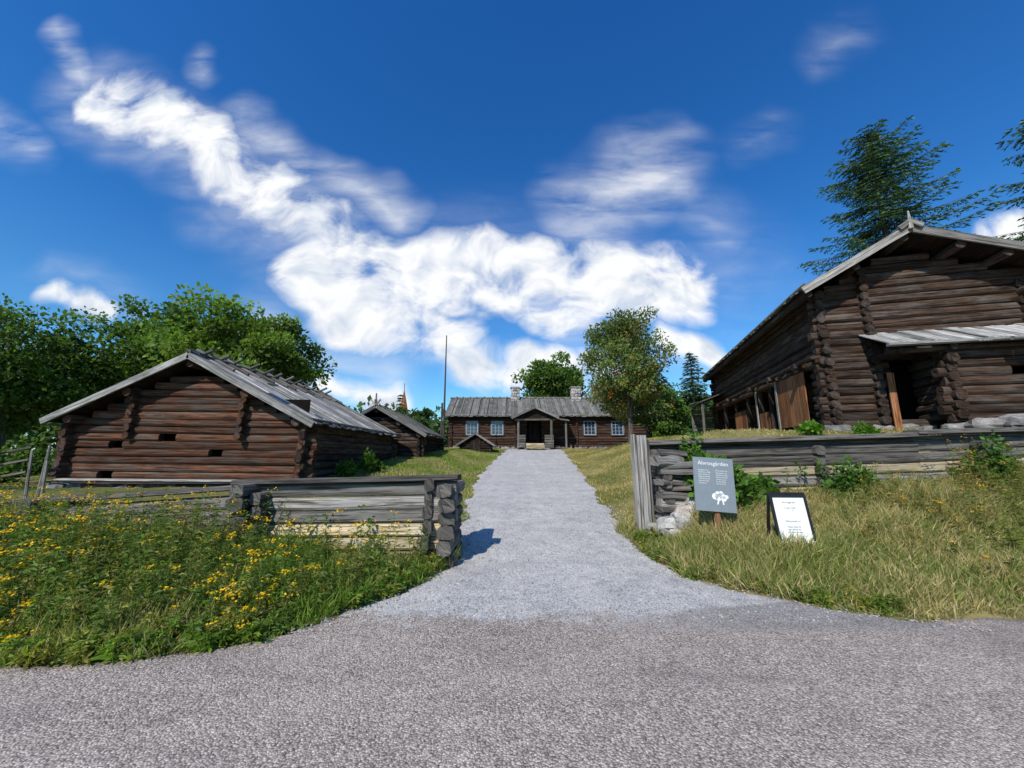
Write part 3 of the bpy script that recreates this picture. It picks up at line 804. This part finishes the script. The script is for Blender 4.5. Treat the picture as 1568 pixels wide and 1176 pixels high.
# ------------------------------------------------------------------ trees
def deciduous(name, x, y, rx, rz, zc, nclump, per, leaf, col, tr=.25, seed=1, clumpr=.26, var=.45, berries=0, lean=0, col2=None):
    global rng
    rng = np.random.default_rng(seed); rr = random.Random(seed)
    z0 = Hs(x, y); E = empty(name, (x, y, z0)); zc -= z0
    d = rdir(nclump); d[:, 2] = d[:, 2] * .9 + .1
    ph = rng.uniform(0, 6.28, 4)
    az = np.arctan2(d[:, 1], d[:, 0])
    lob = 1 + .16 * np.sin(3 * az + ph[0] + 2 * d[:, 2]) + .12 * np.sin(5 * az + ph[1] - 3 * d[:, 2])
    rad = rng.uniform(.35, .95, nclump) ** .6 * lob * .85
    C = d * rad[:, None] * np.array([rx, rx, rz]) + np.array([0, 0, zc])
    C[:, 0] += lean * (C[:, 2] - zc)
    cr = clumpr * min(rx, rz) * rng.uniform(.6, 1.25, nclump)
    cd = Cards()
    n = nclump * per; ci = np.repeat(np.arange(nclump), per)
    off = rdir(n) * (rng.uniform(0, 1, n) ** .45)[:, None]
    P = C[ci] + off * cr[ci][:, None] * np.array([1.15, 1.15, .75])
    ld = unit(off + rdir(n) * .9 + np.array([0, 0, -.15]))
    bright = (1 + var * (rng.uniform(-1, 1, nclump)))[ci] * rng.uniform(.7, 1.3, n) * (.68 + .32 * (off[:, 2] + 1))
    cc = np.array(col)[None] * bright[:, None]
    if col2 is not None:
        w = (rng.uniform(0, 1, nclump)[ci] < .35)[:, None] * rng.uniform(.3, 1, (n, 1)); cc = cc * (1 - w) + np.array(col2)[None] * w * bright[:, None]
    L = leaf * rng.uniform(.6, 1.4, n)
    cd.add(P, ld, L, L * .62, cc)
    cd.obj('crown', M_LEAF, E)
    if berries:
        bc = Cards(); k = rng.integers(0, nclump, berries)
        k = k[C[k][:, 2] < zc + rz * .1]; kk = np.repeat(k, 12)
        cen = C[k] + rdir(len(k)) * cr[k][:, None] * 1.05
        PP = np.repeat(cen, 12, 0) + rng.normal(size=(len(kk), 3)) * .05
        bc.add(PP, rdir(len(kk)), .055, .055, np.array([.60, .20, .03])[None] * rng.uniform(.7, 1.3, (len(kk), 1)))
        bc.obj('berries', M_PETAL, E)
    b = MB(); top = Vector((lean * .3, 0, zc + rz * .35)); fork = Vector((0, 0, max(.8, zc - rz * .65)))
    b.tube([Vector((0, 0, -.2)), Vector((.02, .02, fork.z * .5)), fork, (fork + top) / 2 + Vector((.1, 0, 0)), top], [tr * 1.25, tr, tr * .85, tr * .5, tr * .18], 9)
    for i in rr.sample(range(nclump), min(nclump, 26)):
        p = Vector(C[i]); s0 = rr.uniform(.0, .8); st = fork.lerp(top, s0 * .9); mid = st.lerp(p, .5) + Vector((0, 0, -.08 * (p - st).length + .1))
        rs = tr * (.42 - .28 * s0); b.tube([st, mid, p], [rs, rs * .55, rs * .2], 5)
    b.obj('trunk', [W_BARK], E)
    return E

GRN = (.08, .14, .028); GRN_L = (.115, .18, .03); GRN_D = (.055, .10, .026)
deciduous('broadleaf_tree', -15.7, 22.5, 4.6, 3.7, 6.9, 92, 300, .24, GRN_L, .28, 3)
deciduous('broadleaf_tree', -22.0, 23.5, 4.6, 3.7, 7.3, 92, 300, .24, GRN, .3, 4)
deciduous('broadleaf_tree', -25.3, 19.0, 4.0, 3.7, 5.7, 80, 260, .22, GRN, .3, 5)
deciduous('broadleaf_tree', -29.5, 20.5, 4.3, 3.2, 4.6, 60, 220, .26, GRN, .3, 6)
deciduous('oak_tree', 5.3, 46, 4.3, 4.4, 9.8, 70, 200, .36, GRN, .35, 7)
deciduous('rowan_tree', 6.45, 21, 2.9, 4.1, 6.3, 120, 180, .15, (.14, .19, .055), .13, 8, .21, .35, berries=260, col2=(.23, .22, .075))
deciduous('rowan_tree', 8.2, 23.5, 1.9, 2.6, 5.1, 44, 150, .16, (.11, .155, .05), .09, 9, .3)
deciduous('broadleaf_tree', 12.2, 31, 1.9, 2.4, 4.6, 40, 160, .24, GRN, .14, 15)
deciduous('broadleaf_tree', 14.0, 40, 3.4, 3.2, 6.0, 50, 180, .32, GRN, .25, 10)
deciduous('broadleaf_tree', 20.5, 44, 4.5, 3.4, 6.0, 55, 180, .36, GRN, .25, 12)
deciduous('broadleaf_tree', 19.2, 12.6, 2.3, 2.8, 5.6, 50, 220, .18, GRN_L, .2, 13)
deciduous('broadleaf_tree', -13.0, 48, 4.0, 2.5, 5.0, 50, 150, .36, GRN_D, .25, 14)

def spruce(name, x, y, ztop, rmax, zb, seed, col=(.04, .08, .028), lv=.45, nbr=7, step=.22, sc=1., prof=.75, wd=.05):
    rr = np.random.default_rng(seed); global rng; rng = rr
    z0 = Hs(x, y); E = empty(name, (x, y, z0)); h = ztop - z0; cd = Cards(); b = MB()
    b.tube([Vector((0, 0, -.2)), Vector((0, 0, h * .5)), Vector((0, 0, h))], [.012 * h + .08, .008 * h + .04, .015], 8)
    z = zb
    while z < h - .1:
        t = (z - zb) / (h - zb); Rr = rmax * (1 - t) ** prof * (1 if t > .08 else .85) + .12
        a0 = rr.uniform(0, 6.28)
        for k in range(nbr):
            if rr.uniform() < .12: continue
            a = a0 + k * 2 * math.pi / nbr + rr.uniform(-.25, .25); r = Rr * rr.uniform(.55, 1.2); zz = z + rr.uniform(-.1, .1)
            dirh = np.array([math.cos(a), math.sin(a), 0]); sidev = np.array([-math.sin(a), math.cos(a), 0])
            rise = .45 * (t - .35)
            s = np.arange(.10, 1.0, step / max(r, .4)); 
            pts = dirh[None] * (r * s)[:, None]; pts[:, 2] = zz + r * (rise * s * 1.2 - .34 * s + .30 * s ** 2.2)
            b.tube([Vector((0, 0, zz)), Vector(pts[len(s) // 2]), Vector(pts[-1])], [.03 * sc, .018 * sc, .006], 4)
            for sg in (-1, 1):
                for i in range(len(s)):
                    tl_ = min(.75, r * .42) * (1.05 - s[i] * .8) * rr.uniform(.6, 1.2) * sc
                    td = dirh * .85 + sidev * sg * .75 + np.array([0, 0, -.12 + rr.uniform(-.22, .05)]); td /= np.linalg.norm(td)
                    m = max(4, int(tl_ / .07 / sc)); u = np.linspace(.0, 1, m)
                    B = pts[i][None] + td[None] * (tl_ * u)[:, None]
                    B[:, 2] -= .18 * tl_ * u ** 2
                    q = np.repeat(B, 2, 0); sg2 = np.tile([-1, 1], m)[:, None]
                    dd = unit(td[None] * 1.0 + np.cross(td, [0, 0, 1])[None] * sg2 * .5 + rr.normal(size=(2 * m, 3)) * .15 + np.array([0, 0, -.10]))
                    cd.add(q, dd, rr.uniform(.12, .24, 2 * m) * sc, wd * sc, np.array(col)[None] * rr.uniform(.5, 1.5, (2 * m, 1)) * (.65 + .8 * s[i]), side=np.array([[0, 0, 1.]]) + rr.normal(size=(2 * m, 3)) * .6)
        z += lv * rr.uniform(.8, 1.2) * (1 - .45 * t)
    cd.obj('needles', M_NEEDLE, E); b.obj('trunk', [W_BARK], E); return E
spruce('spruce_tree', 19.4, 18.2, 19.3, 3.7, 7.0, 21, (.06, .115, .042), lv=.72, nbr=9, step=.24, sc=1.1, prof=.5, wd=.058)
spruce('spruce_tree', 27.8, 16.2, 20.5, 4.1, 7, 22, (.055, .105, .04), lv=.75, nbr=9, step=.28, sc=1.2, prof=.6, wd=.066)
spruce('spruce_tree', 19.8, 41.5, 13.0, 2.5, 1.5, 23, (.06, .11, .05), .6, 7, .42, 1.8)
spruce('spruce_tree', 17.3, 43, 10.2, 2.1, 1.5, 24, (.06, .11, .05), .6, 6, .42, 1.8)
spruce('spruce_tree', -18.2, 62, 11.4, 2.0, 1, 25, (.05, .09, .04), .8, 6, .5, 2.2)

rng = np.random.default_rng(5)
cd = Cards(); 
for k in range(330):
    a = rng.uniform(-1.35, 1.35); dist = rng.uniform(68, 105); cx, cy = math.sin(a) * dist, math.cos(a) * dist
    hgt = rng.uniform(5.5, 9.5) + (2 if abs(a) > .5 else 0) ; n = 150; zb = Hs(cx, cy)
    o = rdir(n) * (rng.uniform(0, 1, n) ** .4)[:, None]
    P = np.array([cx, cy, zb + hgt * .5]) + o * np.array([3.4, 3.4, hgt * .52])
    P += rng.normal(size=P.shape) * .35
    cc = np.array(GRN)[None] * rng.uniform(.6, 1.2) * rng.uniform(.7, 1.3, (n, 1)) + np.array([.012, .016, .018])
    cd.add(P, unit(o + rdir(n)), rng.uniform(.7, 1.4, n), rng.uniform(.5, .9, n), cc)
cd.obj('distant_woodland', M_LEAF)

# ------------------------------------------------------------------ shrubs and weeds
def shrub(cd, x, y, z, rx, rz, n, leaf, col, upright=.4):
    o = rdir(n) * (rng.uniform(0, 1, n) ** .5)[:, None]; o[:, 2] = np.abs(o[:, 2])
    k = 9; cc = rdir(k) * rng.uniform(.3, .9, (k, 1)); cc[:, 2] = np.abs(cc[:, 2]); pick = cc[rng.integers(0, k, n)]
    P = np.array([x, y, z]) + (pick * .65 + o * .5) * np.array([rx, rx, rz])
    L = leaf * rng.uniform(.5, 1.4, n)
    cd.add(P, unit(o + rdir(n) * .8 + np.array([0, 0, upright - .5])), L, L * .65, np.array(col)[None] * rng.uniform(.5, 1.5, (n, 1)))
rng = np.random.default_rng(31)
bl = [('leafy_shrub', [(3.75, 7.1, .5, 1.15), (4.2, 7.35, .45, .8), (3.45, 7.5, .4, 1.35), (4.7, 7.5, .35, .55)], .13, (.095, .19, .03)),
      ('leafy_shrub', [(6.3, 7.5, .38, .95), (6.75, 7.6, .3, .7)], .09, (.08, .16, .03)),
      ('leafy_shrub', [(9.2, 7.55, .35, 1.3), (9.6, 7.6, .3, 1.0)], .10, (.09, .17, .03)),
      ('nettle_patch', [(8.8, 9.7, .4, .45), (10.6, 8.9, .6, .5), (11.3, 8.7, .5, .45), (7.6, 9.9, .4, .4)], .10, (.11, .23, .025)),
      ('nettle_patch', [(-4.6, 12.6, .35, .9), (-4.9, 11.7, .35, .8), (-4.7, 13.6, .3, .5)], .12, (.08, .16, .025))]
for nm, L, lf_, col in bl:
    cd = Cards()
    for (x, y, r, hh) in L: shrub(cd, x, y, Hs(x, y) - .03, r, hh, int(900 * r / .4 * max(.6, hh)), lf_, col)
    cd.obj(nm, M_LEAF)
cd = Cards()
for i in range(40):
    x = R.uniform(-24, -13); y = R.uniform(10.5, 15); shrub(cd, x, y, Hs(x, y) - .05, R.uniform(.6, 1.2), R.uniform(.7, 1.6), 420, .14, (.08, .14, .028))
cd.obj('hedge_bushes', M_LEAF)
cd = Cards()
for i in range(30):
    x = R.uniform(11.5, 24); y = R.uniform(26, 34); shrub(cd, x, y, Hs(x, y) - .05, R.uniform(.8, 1.5), R.uniform(1.0, 2.8), 420, .22, (.08, .14, .032))
cd.obj('garden_bushes', M_LEAF)
def vshoots(cd, x, y, z0, n):
    for i in range(n):
        h = R.uniform(.15, .45)
        b0 = np.array([[x + R.uniform(-.3, .3), y, z0]]); d = unit(np.array([[R.uniform(-.3, .3), -.1, 1.]]))
        m = 14; u = np.linspace(0, 1, m)[:, None]
        cd.add(b0 + d * h * u, unit(rdir(m) + np.array([0, 0, .2])), .08, .04, np.array([.09, .16, .03]) * R.uniform(.7, 1.4))
cd = Cards()
for (x, y, z) in ((-2.2, 5.95, .45), (-3.0, 6.1, .4)): vshoots(cd, x, y, z, 2)
for (x, y, z) in ((8.7, 7.75, 1.2), (9.0, 7.75, 1.5), (5.9, 7.65, 1.2)): vshoots(cd, x, y, z, 5)
cd.obj('climbing_weeds', M_LEAF)

def scatter_grass(name, n, xr, yr, cond, hmin, hmax, w, cols, seed, clump=1.0, lean=.35, grow=None):
    global rng; rng = np.random.default_rng(seed)
    x = rng.uniform(*xr, n); y = rng.uniform(*yr, n)
    nz = np.sin(x * 2.1 + 1.3 * np.sin(y * 1.7)) * np.cos(y * 2.6 + np.sin(x * 1.1)) * .5 + .5
    k = cond(x, y) & (rng.uniform(0, 1, n) < 1 - clump * .55 * (1 - nz))
    x, y, nz = x[k], y[k], nz[k]; n = len(x)
    z = H(x, y)
    B = np.stack([x, y, z - .01], 1)
    d = unit(np.stack([rng.normal(0, lean, n), rng.normal(0, lean, n), np.ones(n)], 1))
    h = rng.uniform(hmin, hmax, n) * (.5 + .9 * nz) * (.45 + .55 * ss(0, .6, y - edge_y(x)))
    if grow is not None: h = h * grow(x, y)
    pk = rng.uniform(0, 1, n) * .75 + .12 + .3 * np.sin(x * .9 + y * 1.4 + np.sin(x * 2.3))
    cols = np.array(cols); ci = np.clip((pk * len(cols)).astype(int), 0, len(cols) - 1)
    cd = Cards(); cd.add(B, d, h, w * rng.uniform(.6, 1.4, n), cols[ci] * rng.uniform(.65, 1.35, (n, 1)), droop=.12)
    return cd.obj(name, M_GRASS)
G1 = [(.13, .22, .03), (.17, .26, .04), (.21, .28, .05), (.30, .30, .09), (.42, .36, .17)]
G2 = [(.16, .22, .045), (.27, .27, .085), (.40, .33, .15), (.50, .41, .21), (.46, .37, .18), (.20, .25, .055)]
G3 = [(.19, .21, .055), (.29, .26, .08), (.41, .34, .13), (.49, .40, .17)]
onleft = lambda x, y: (y > edge_y(x) + .04 + .06 * np.sin(x * 7)) & (x < PL(y) + wobL(y) + .03 + .04 * np.sin(y * 16))
onright = lambda x, y: (y > edge_y(x) + .04 + .06 * np.sin(x * 7)) & (x > PR(y) + wobR(y) - .03 + .04 * np.sin(y * 17))
scatter_grass('verge_grass', 120000, (-11, -.8), (3.2, 7.2), lambda x, y: onleft(x, y) & (y < 7.1), .10, .40, .010, G1, 41, .7, .5)
scatter_grass('verge_grass', 150000, (2, 12), (4.0, 8.0), lambda x, y: onright(x, y) & (y < 7.9), .08, .34, .009, G2, 42, .8, .55, lambda x, y: 1 + 1.1 * ss(5.0, 8.5, x) * ss(5, 7, y))
scatter_grass('lawn_grass', 80000, (-6, -.9), (6.8, 31), lambda x, y: onleft(x, y), .05, .13, .018, G1[1:], 43, .8)
scatter_grass('lawn_grass', 100000, (2, 12), (8.1, 31), lambda x, y: onright(x, y), .04, .11, .02, G3, 44, .8)

def tansy(name, n, region, seed, hr=(.4, .85), flow=.6, col=(.06, .12, .02), ycol=(.85, .55, .012), nl=34):
    global rng; rng = np.random.default_rng(seed); cd = Cards(); fl = Cards(); cnt = 0
    while cnt < n:
        x, y, w = region()
        if w is False: continue
        cnt += 1; z = Hs(x, y); h = R.uniform(*hr) * w
        d = np.array([R.gauss(0, .17), R.gauss(0, .17), 1.]); d /= np.linalg.norm(d)
        top = np.array([x, y, z]) + d * h; shade = R.uniform(.6, 1.35)
        c_ = np.array(col) * (1, 1, 1) if R.random() < .7 else np.array([col[0] * 1.9, col[1] * 1.2, col[2] * 1.6])
        cd.add(np.array([[x, y, z - .02]]), d[None], h, .012, np.array([.16, .16, .05]))
        u = rng.uniform(.05, .95, nl)[:, None]; B = np.array([[x, y, z]]) + d[None] * h * u
        a = rng.uniform(0, 6.28, nl); ld = unit(np.stack([np.cos(a), np.sin(a), rng.uniform(-.1, .6, nl)], 1))
        Lf = rng.uniform(.06, .15, nl) * (1.15 - .6 * u[:, 0])
        cd.add(B, ld, Lf, Lf * .24, c_[None] * shade * rng.uniform(.6, 1.4, (nl, 1)), droop=.25)
        B2 = B + ld * (Lf * .4)[:, None]; ld2 = unit(ld + rdir(nl) * .9)
        cd.add(B2, ld2, Lf * .5, Lf * .15, c_[None] * shade * rng.uniform(.7, 1.5, (nl, 1)))
        if R.random() < flow * (.2 + 1.5 * max(0, math.sin(x * 2.3 + 2 * math.sin(y * 1.7)))):
            m = R.randint(6, 15); off = rng.normal(size=(m, 3)) * np.array([.032, .032, .012]); P = top + off
            for s_ in (0, 1):
                dd = unit(np.stack([rng.normal(size=m), rng.normal(size=m), rng.normal(0, .25, m)], 1))
                fl.add(P - dd * .011, dd, .023, .023, np.array(ycol)[None] * rng.uniform(.7, 1.1, (m, 1)), side=np.array([[0.01, 0, 1.]]) + rng.normal(size=(m, 3)) * .5)
    E = empty(name); cd.obj('stems_and_leaves', M_LEAF, E); fl.obj('flower_heads', M_PETAL, E)
def fy(x): return np.interp(x, [-9.6, -4.1, -.9], [7.1, 6.2, 5.9])
def reg_left():
    x = R.uniform(-9.5, -1.15); y = R.uniform(3.5, 6.9)
    e = float(edge_y(x)); f = float(fy(x)) - .12
    if y > f or y < e + .15 or x > float(PL(y)) - .2: return 0, 0, False
    if x > -3.6 and y > 5.0 and R.random() < .5: return 0, 0, False
    t = min(1, (y - e) / 1.5)
    return x, y, .38 + .75 * t - (.25 if x > -3.4 else 0)
tansy('tansy_plants', 1400, reg_left, 51, (.38, .95), .48, (.115, .18, .035))
def reg_right():
    x = R.uniform(4.6, 12.5); y = R.uniform(4.6, 7.7)
    dens = float(np.interp(x, [4.6, 6.2, 7.2, 11], [.05, .28, .75, 1]))
    if R.random() > dens: return 0, 0, False
    return x, y, (.38 + .55 * min(1, (y - 4.3) / 2.2)) + .6 * float(ss(7.0, 9.2, x))
tansy('goldenrod_plants', 620, reg_right, 52, (.35, .8), .25, (.17, .20, .045), (.70, .44, .02))
def reg_edge():
    y = R.uniform(4.3, 6.0); x = float(PL(y)) - abs(R.gauss(.1, .25)); return x, y, .45
tansy('verge_weeds', 90, reg_edge, 53, (.25, .5), .05, (.11, .20, .03))
def reg_edge2():
    x = R.uniform(-7, -2.2); y = float(edge_y(x)) + abs(R.gauss(.05, .2)); return x, y, .4
tansy('verge_weeds', 150, reg_edge2, 54, (.25, .5), .1, (.13, .21, .03))
def reg_edge3():
    y = R.uniform(4.3, 7.2); x = float(PR(y)) + abs(R.gauss(.05, .2)); return x, y, .4
tansy('verge_weeds', 110, reg_edge3, 55, (.25, .5), .0, (.14, .21, .03))

# ------------------------------------------------------------------ camera
cam = bpy.data.cameras.new('camera'); co = bpy.data.objects.new('camera', cam); link(co)
co.location = (0, 0, 1.6); co.rotation_euler = (math.radians(90 + 10.5), 0, 0)
cam.sensor_width = 36; cam.lens = 13.52; cam.clip_end = 3000; cam.clip_start = .05
scene.camera = co

# ------------------------------------------------------------------ light & sky
el = math.radians(43); rot = math.atan2(-.48, -.88)
sv = Vector((-.48, -.88, 0)).normalized() * math.cos(el) + Vector((0, 0, math.sin(el)))
sl = bpy.data.lights.new('sun', 'SUN'); so = bpy.data.objects.new('sun', sl); link(so)
sl.energy = 5.0; sl.angle = math.radians(.5); sl.color = (1, .94, .845)
so.rotation_euler = sv.to_track_quat('Z', 'Y').to_euler(); so.location = (0, 0, 30)

w = bpy.data.worlds.new('World'); scene.world = w; w.use_nodes = True
t = NT(w.node_tree); bg = w.node_tree.nodes['Background']
sky = t.new('ShaderNodeTexSky'); sky.sky_type = 'NISHITA'; sky.sun_disc = False
sky.sun_elevation = el; sky.sun_rotation = rot % (2 * math.pi); sky.altitude = 100; sky.dust_density = .3; sky.air_density = 1.; sky.ozone_density = 2.5
g = t.new('ShaderNodeTexCoord').outputs['Generated']
sp = t.new('ShaderNodeSeparateXYZ'); t.l.new(g, sp.inputs[0])
yy = t.math('MAXIMUM', sp.outputs[1], .06)
A = t.math('DIVIDE', sp.outputs[0], yy); S = t.math('DIVIDE', sp.outputs[2], yy)
cb = t.new('ShaderNodeCombineXYZ'); t.set(cb.inputs[0], A); t.set(cb.inputs[1], S)
P = cb.outputs[0]
wn = t.vmath('SUBTRACT', t.noise(P, 3.4, 2, .55, col=True), (.5, .5, .5))
Pw = t.vmath('ADD', P, t.vmath('MULTIPLY', wn, (.22, .22, 0)))
def capsules(caps, q0):
    mask = None
    for (ax, ay, bx, by, r, amp) in caps:
        D = Vector((bx - ax, by - ay, 0)); q = t.vmath('SUBTRACT', q0, (ax, ay, 0))
        h_ = t.math('MULTIPLY', t.vmath('DOT_PRODUCT', q, tuple(D / D.length_squared)), 1., clamp=True)
        ln = t.vmath('LENGTH', t.vmath('SUBTRACT', q, t.vmath('SCALE', tuple(D), sc=h_)))
        m_ = t.math('MULTIPLY_ADD', ln, -amp / r, amp)
        mask = t.math('MAXIMUM', m_, 0.) if mask is None else t.math('MAXIMUM', mask, m_)
    return mask
cum = capsules([(-1.24, 1.12, -.70, .77, .15, .74), (-.72, .78, -.44, .58, .14, .60), (-.50, .50, -.16, .47, .19, .98), (-.16, .49, .47, .48, .165, .98),
        (-.46, .38, -.18, .31, .13, .88), (.10, .36, .30, .36, .10, .76), (-.13, .225, .14, .225, .08, .8), (-.52, .20, -.28, .15, .07, .62),
        (.40, .29, .62, .26, .07, .6), (-1.29, .435, -1.12, .40, .05, .6), (1.34, .62, 1.7, .68, .10, .85), (.2, .24, .34, .2, .06, .6)], Pw)
cum = t.math('MINIMUM', cum, .56)
# high thin cloud: noise stretched along its drift
st = t.new('ShaderNodeMapping'); st.inputs['Rotation'].default_value = (0, 0, math.radians(35)); st.inputs['Scale'].default_value = (1.2, 4.6, 1)
t.l.new(P, st.inputs[0])
nst = t.noise(st.outputs[0], 2.6, 5, .55, .3)
wsp = capsules([(-.84, 1.0, -.30, .70, .11, .75), (.22, .70, .42, .84, .22, .95), (.68, .92, .78, 1.0, .12, .35), (.98, 1.2, 1.1, 1.34, .12, .3),
        (-1.62, 1.02, -1.42, .92, .11, .6), (-1.46, 1.34, -1.30, 1.15, .07, .75), (-1.0, 1.22, -.97, 1.17, .08, .7), (-.9, .72, -.5, .5, .14, .35),
        (.5, .75, .62, .6, .14, .4), (-.7, .34, -.3, .2, .12, .55), (-1.3, .5, -1.0, .42, .1, .35), (.15, .3, .7, .2, .12, .4), (-1.3, 1.12, -.5, .62, .20, .7), (-.6, .55, .6, .5, .3, .35)], Pw)
wa = t.math('MULTIPLY', t.maprange(wsp, 0, .9, 0, 1, True), t.maprange(nst, .32, .68, .08, 1.0))
nlow = t.noise(Pw, 4.6, 2, .5)
ns = t.noise(t.vmath('MULTIPLY', Pw, (1, 1.25, 1)), 9.0, 7, .58, .0)
nn_ = t.math('ADD', t.math('MULTIPLY', t.math('SUBTRACT', nlow, .5), 1.2), t.math('SUBTRACT', ns, .5))
den = t.math('ADD', cum, t.math('MULTIPLY', nn_, t.math('ADD', t.math('MULTIPLY', cum, 1.9), .12)))
alpha = t.maprange(den, .10, .60, 0, 1, True)
alpha = t.math('MAXIMUM', alpha, t.math('MULTIPLY', wa, .70))
ns1 = t.noise(t.vmath('MULTIPLY', Pw, (1, 1.25, 1)), 7.0, 4, .5)
ns2 = t.noise(t.vmath('ADD', t.vmath('MULTIPLY', Pw, (1, 1.25, 1)), (-.02, .05, 0)), 7.0, 4, .5)
shd = t.math('SUBTRACT', ns1, ns2)
lit = t.math('ADD', t.maprange(shd, -.16, .05), t.maprange(den, .9, .3, -.1, .25))
ccol = t.mix(t.math('MULTIPLY', lit, 1., clamp=True), (5.2, 5.9, 7.0, 1), (8.3, 8.4, 8.5, 1))
tint = t.ramp(sp.outputs[2], [(0., (.85, 1.18, 1.24)), (.18, (.52, 1.04, 1.34)), (.45, (.25, .84, 1.40)), (.8, (.17, .75, 1.42))])
skyc = t.mix(1., sky.outputs[0], tint, 'MULTIPLY')
fin = t.mix(alpha, skyc, ccol)
t.l.new(fin, bg.inputs[0]); bg.inputs[1].default_value = .12
try:
    w.cycles.sampling_method = 'NONE'
except Exception: pass

scene.view_settings.view_transform = 'Standard'; scene.view_settings.look = 'None'; scene.view_settings.exposure = 0; scene.view_settings.gamma = 1
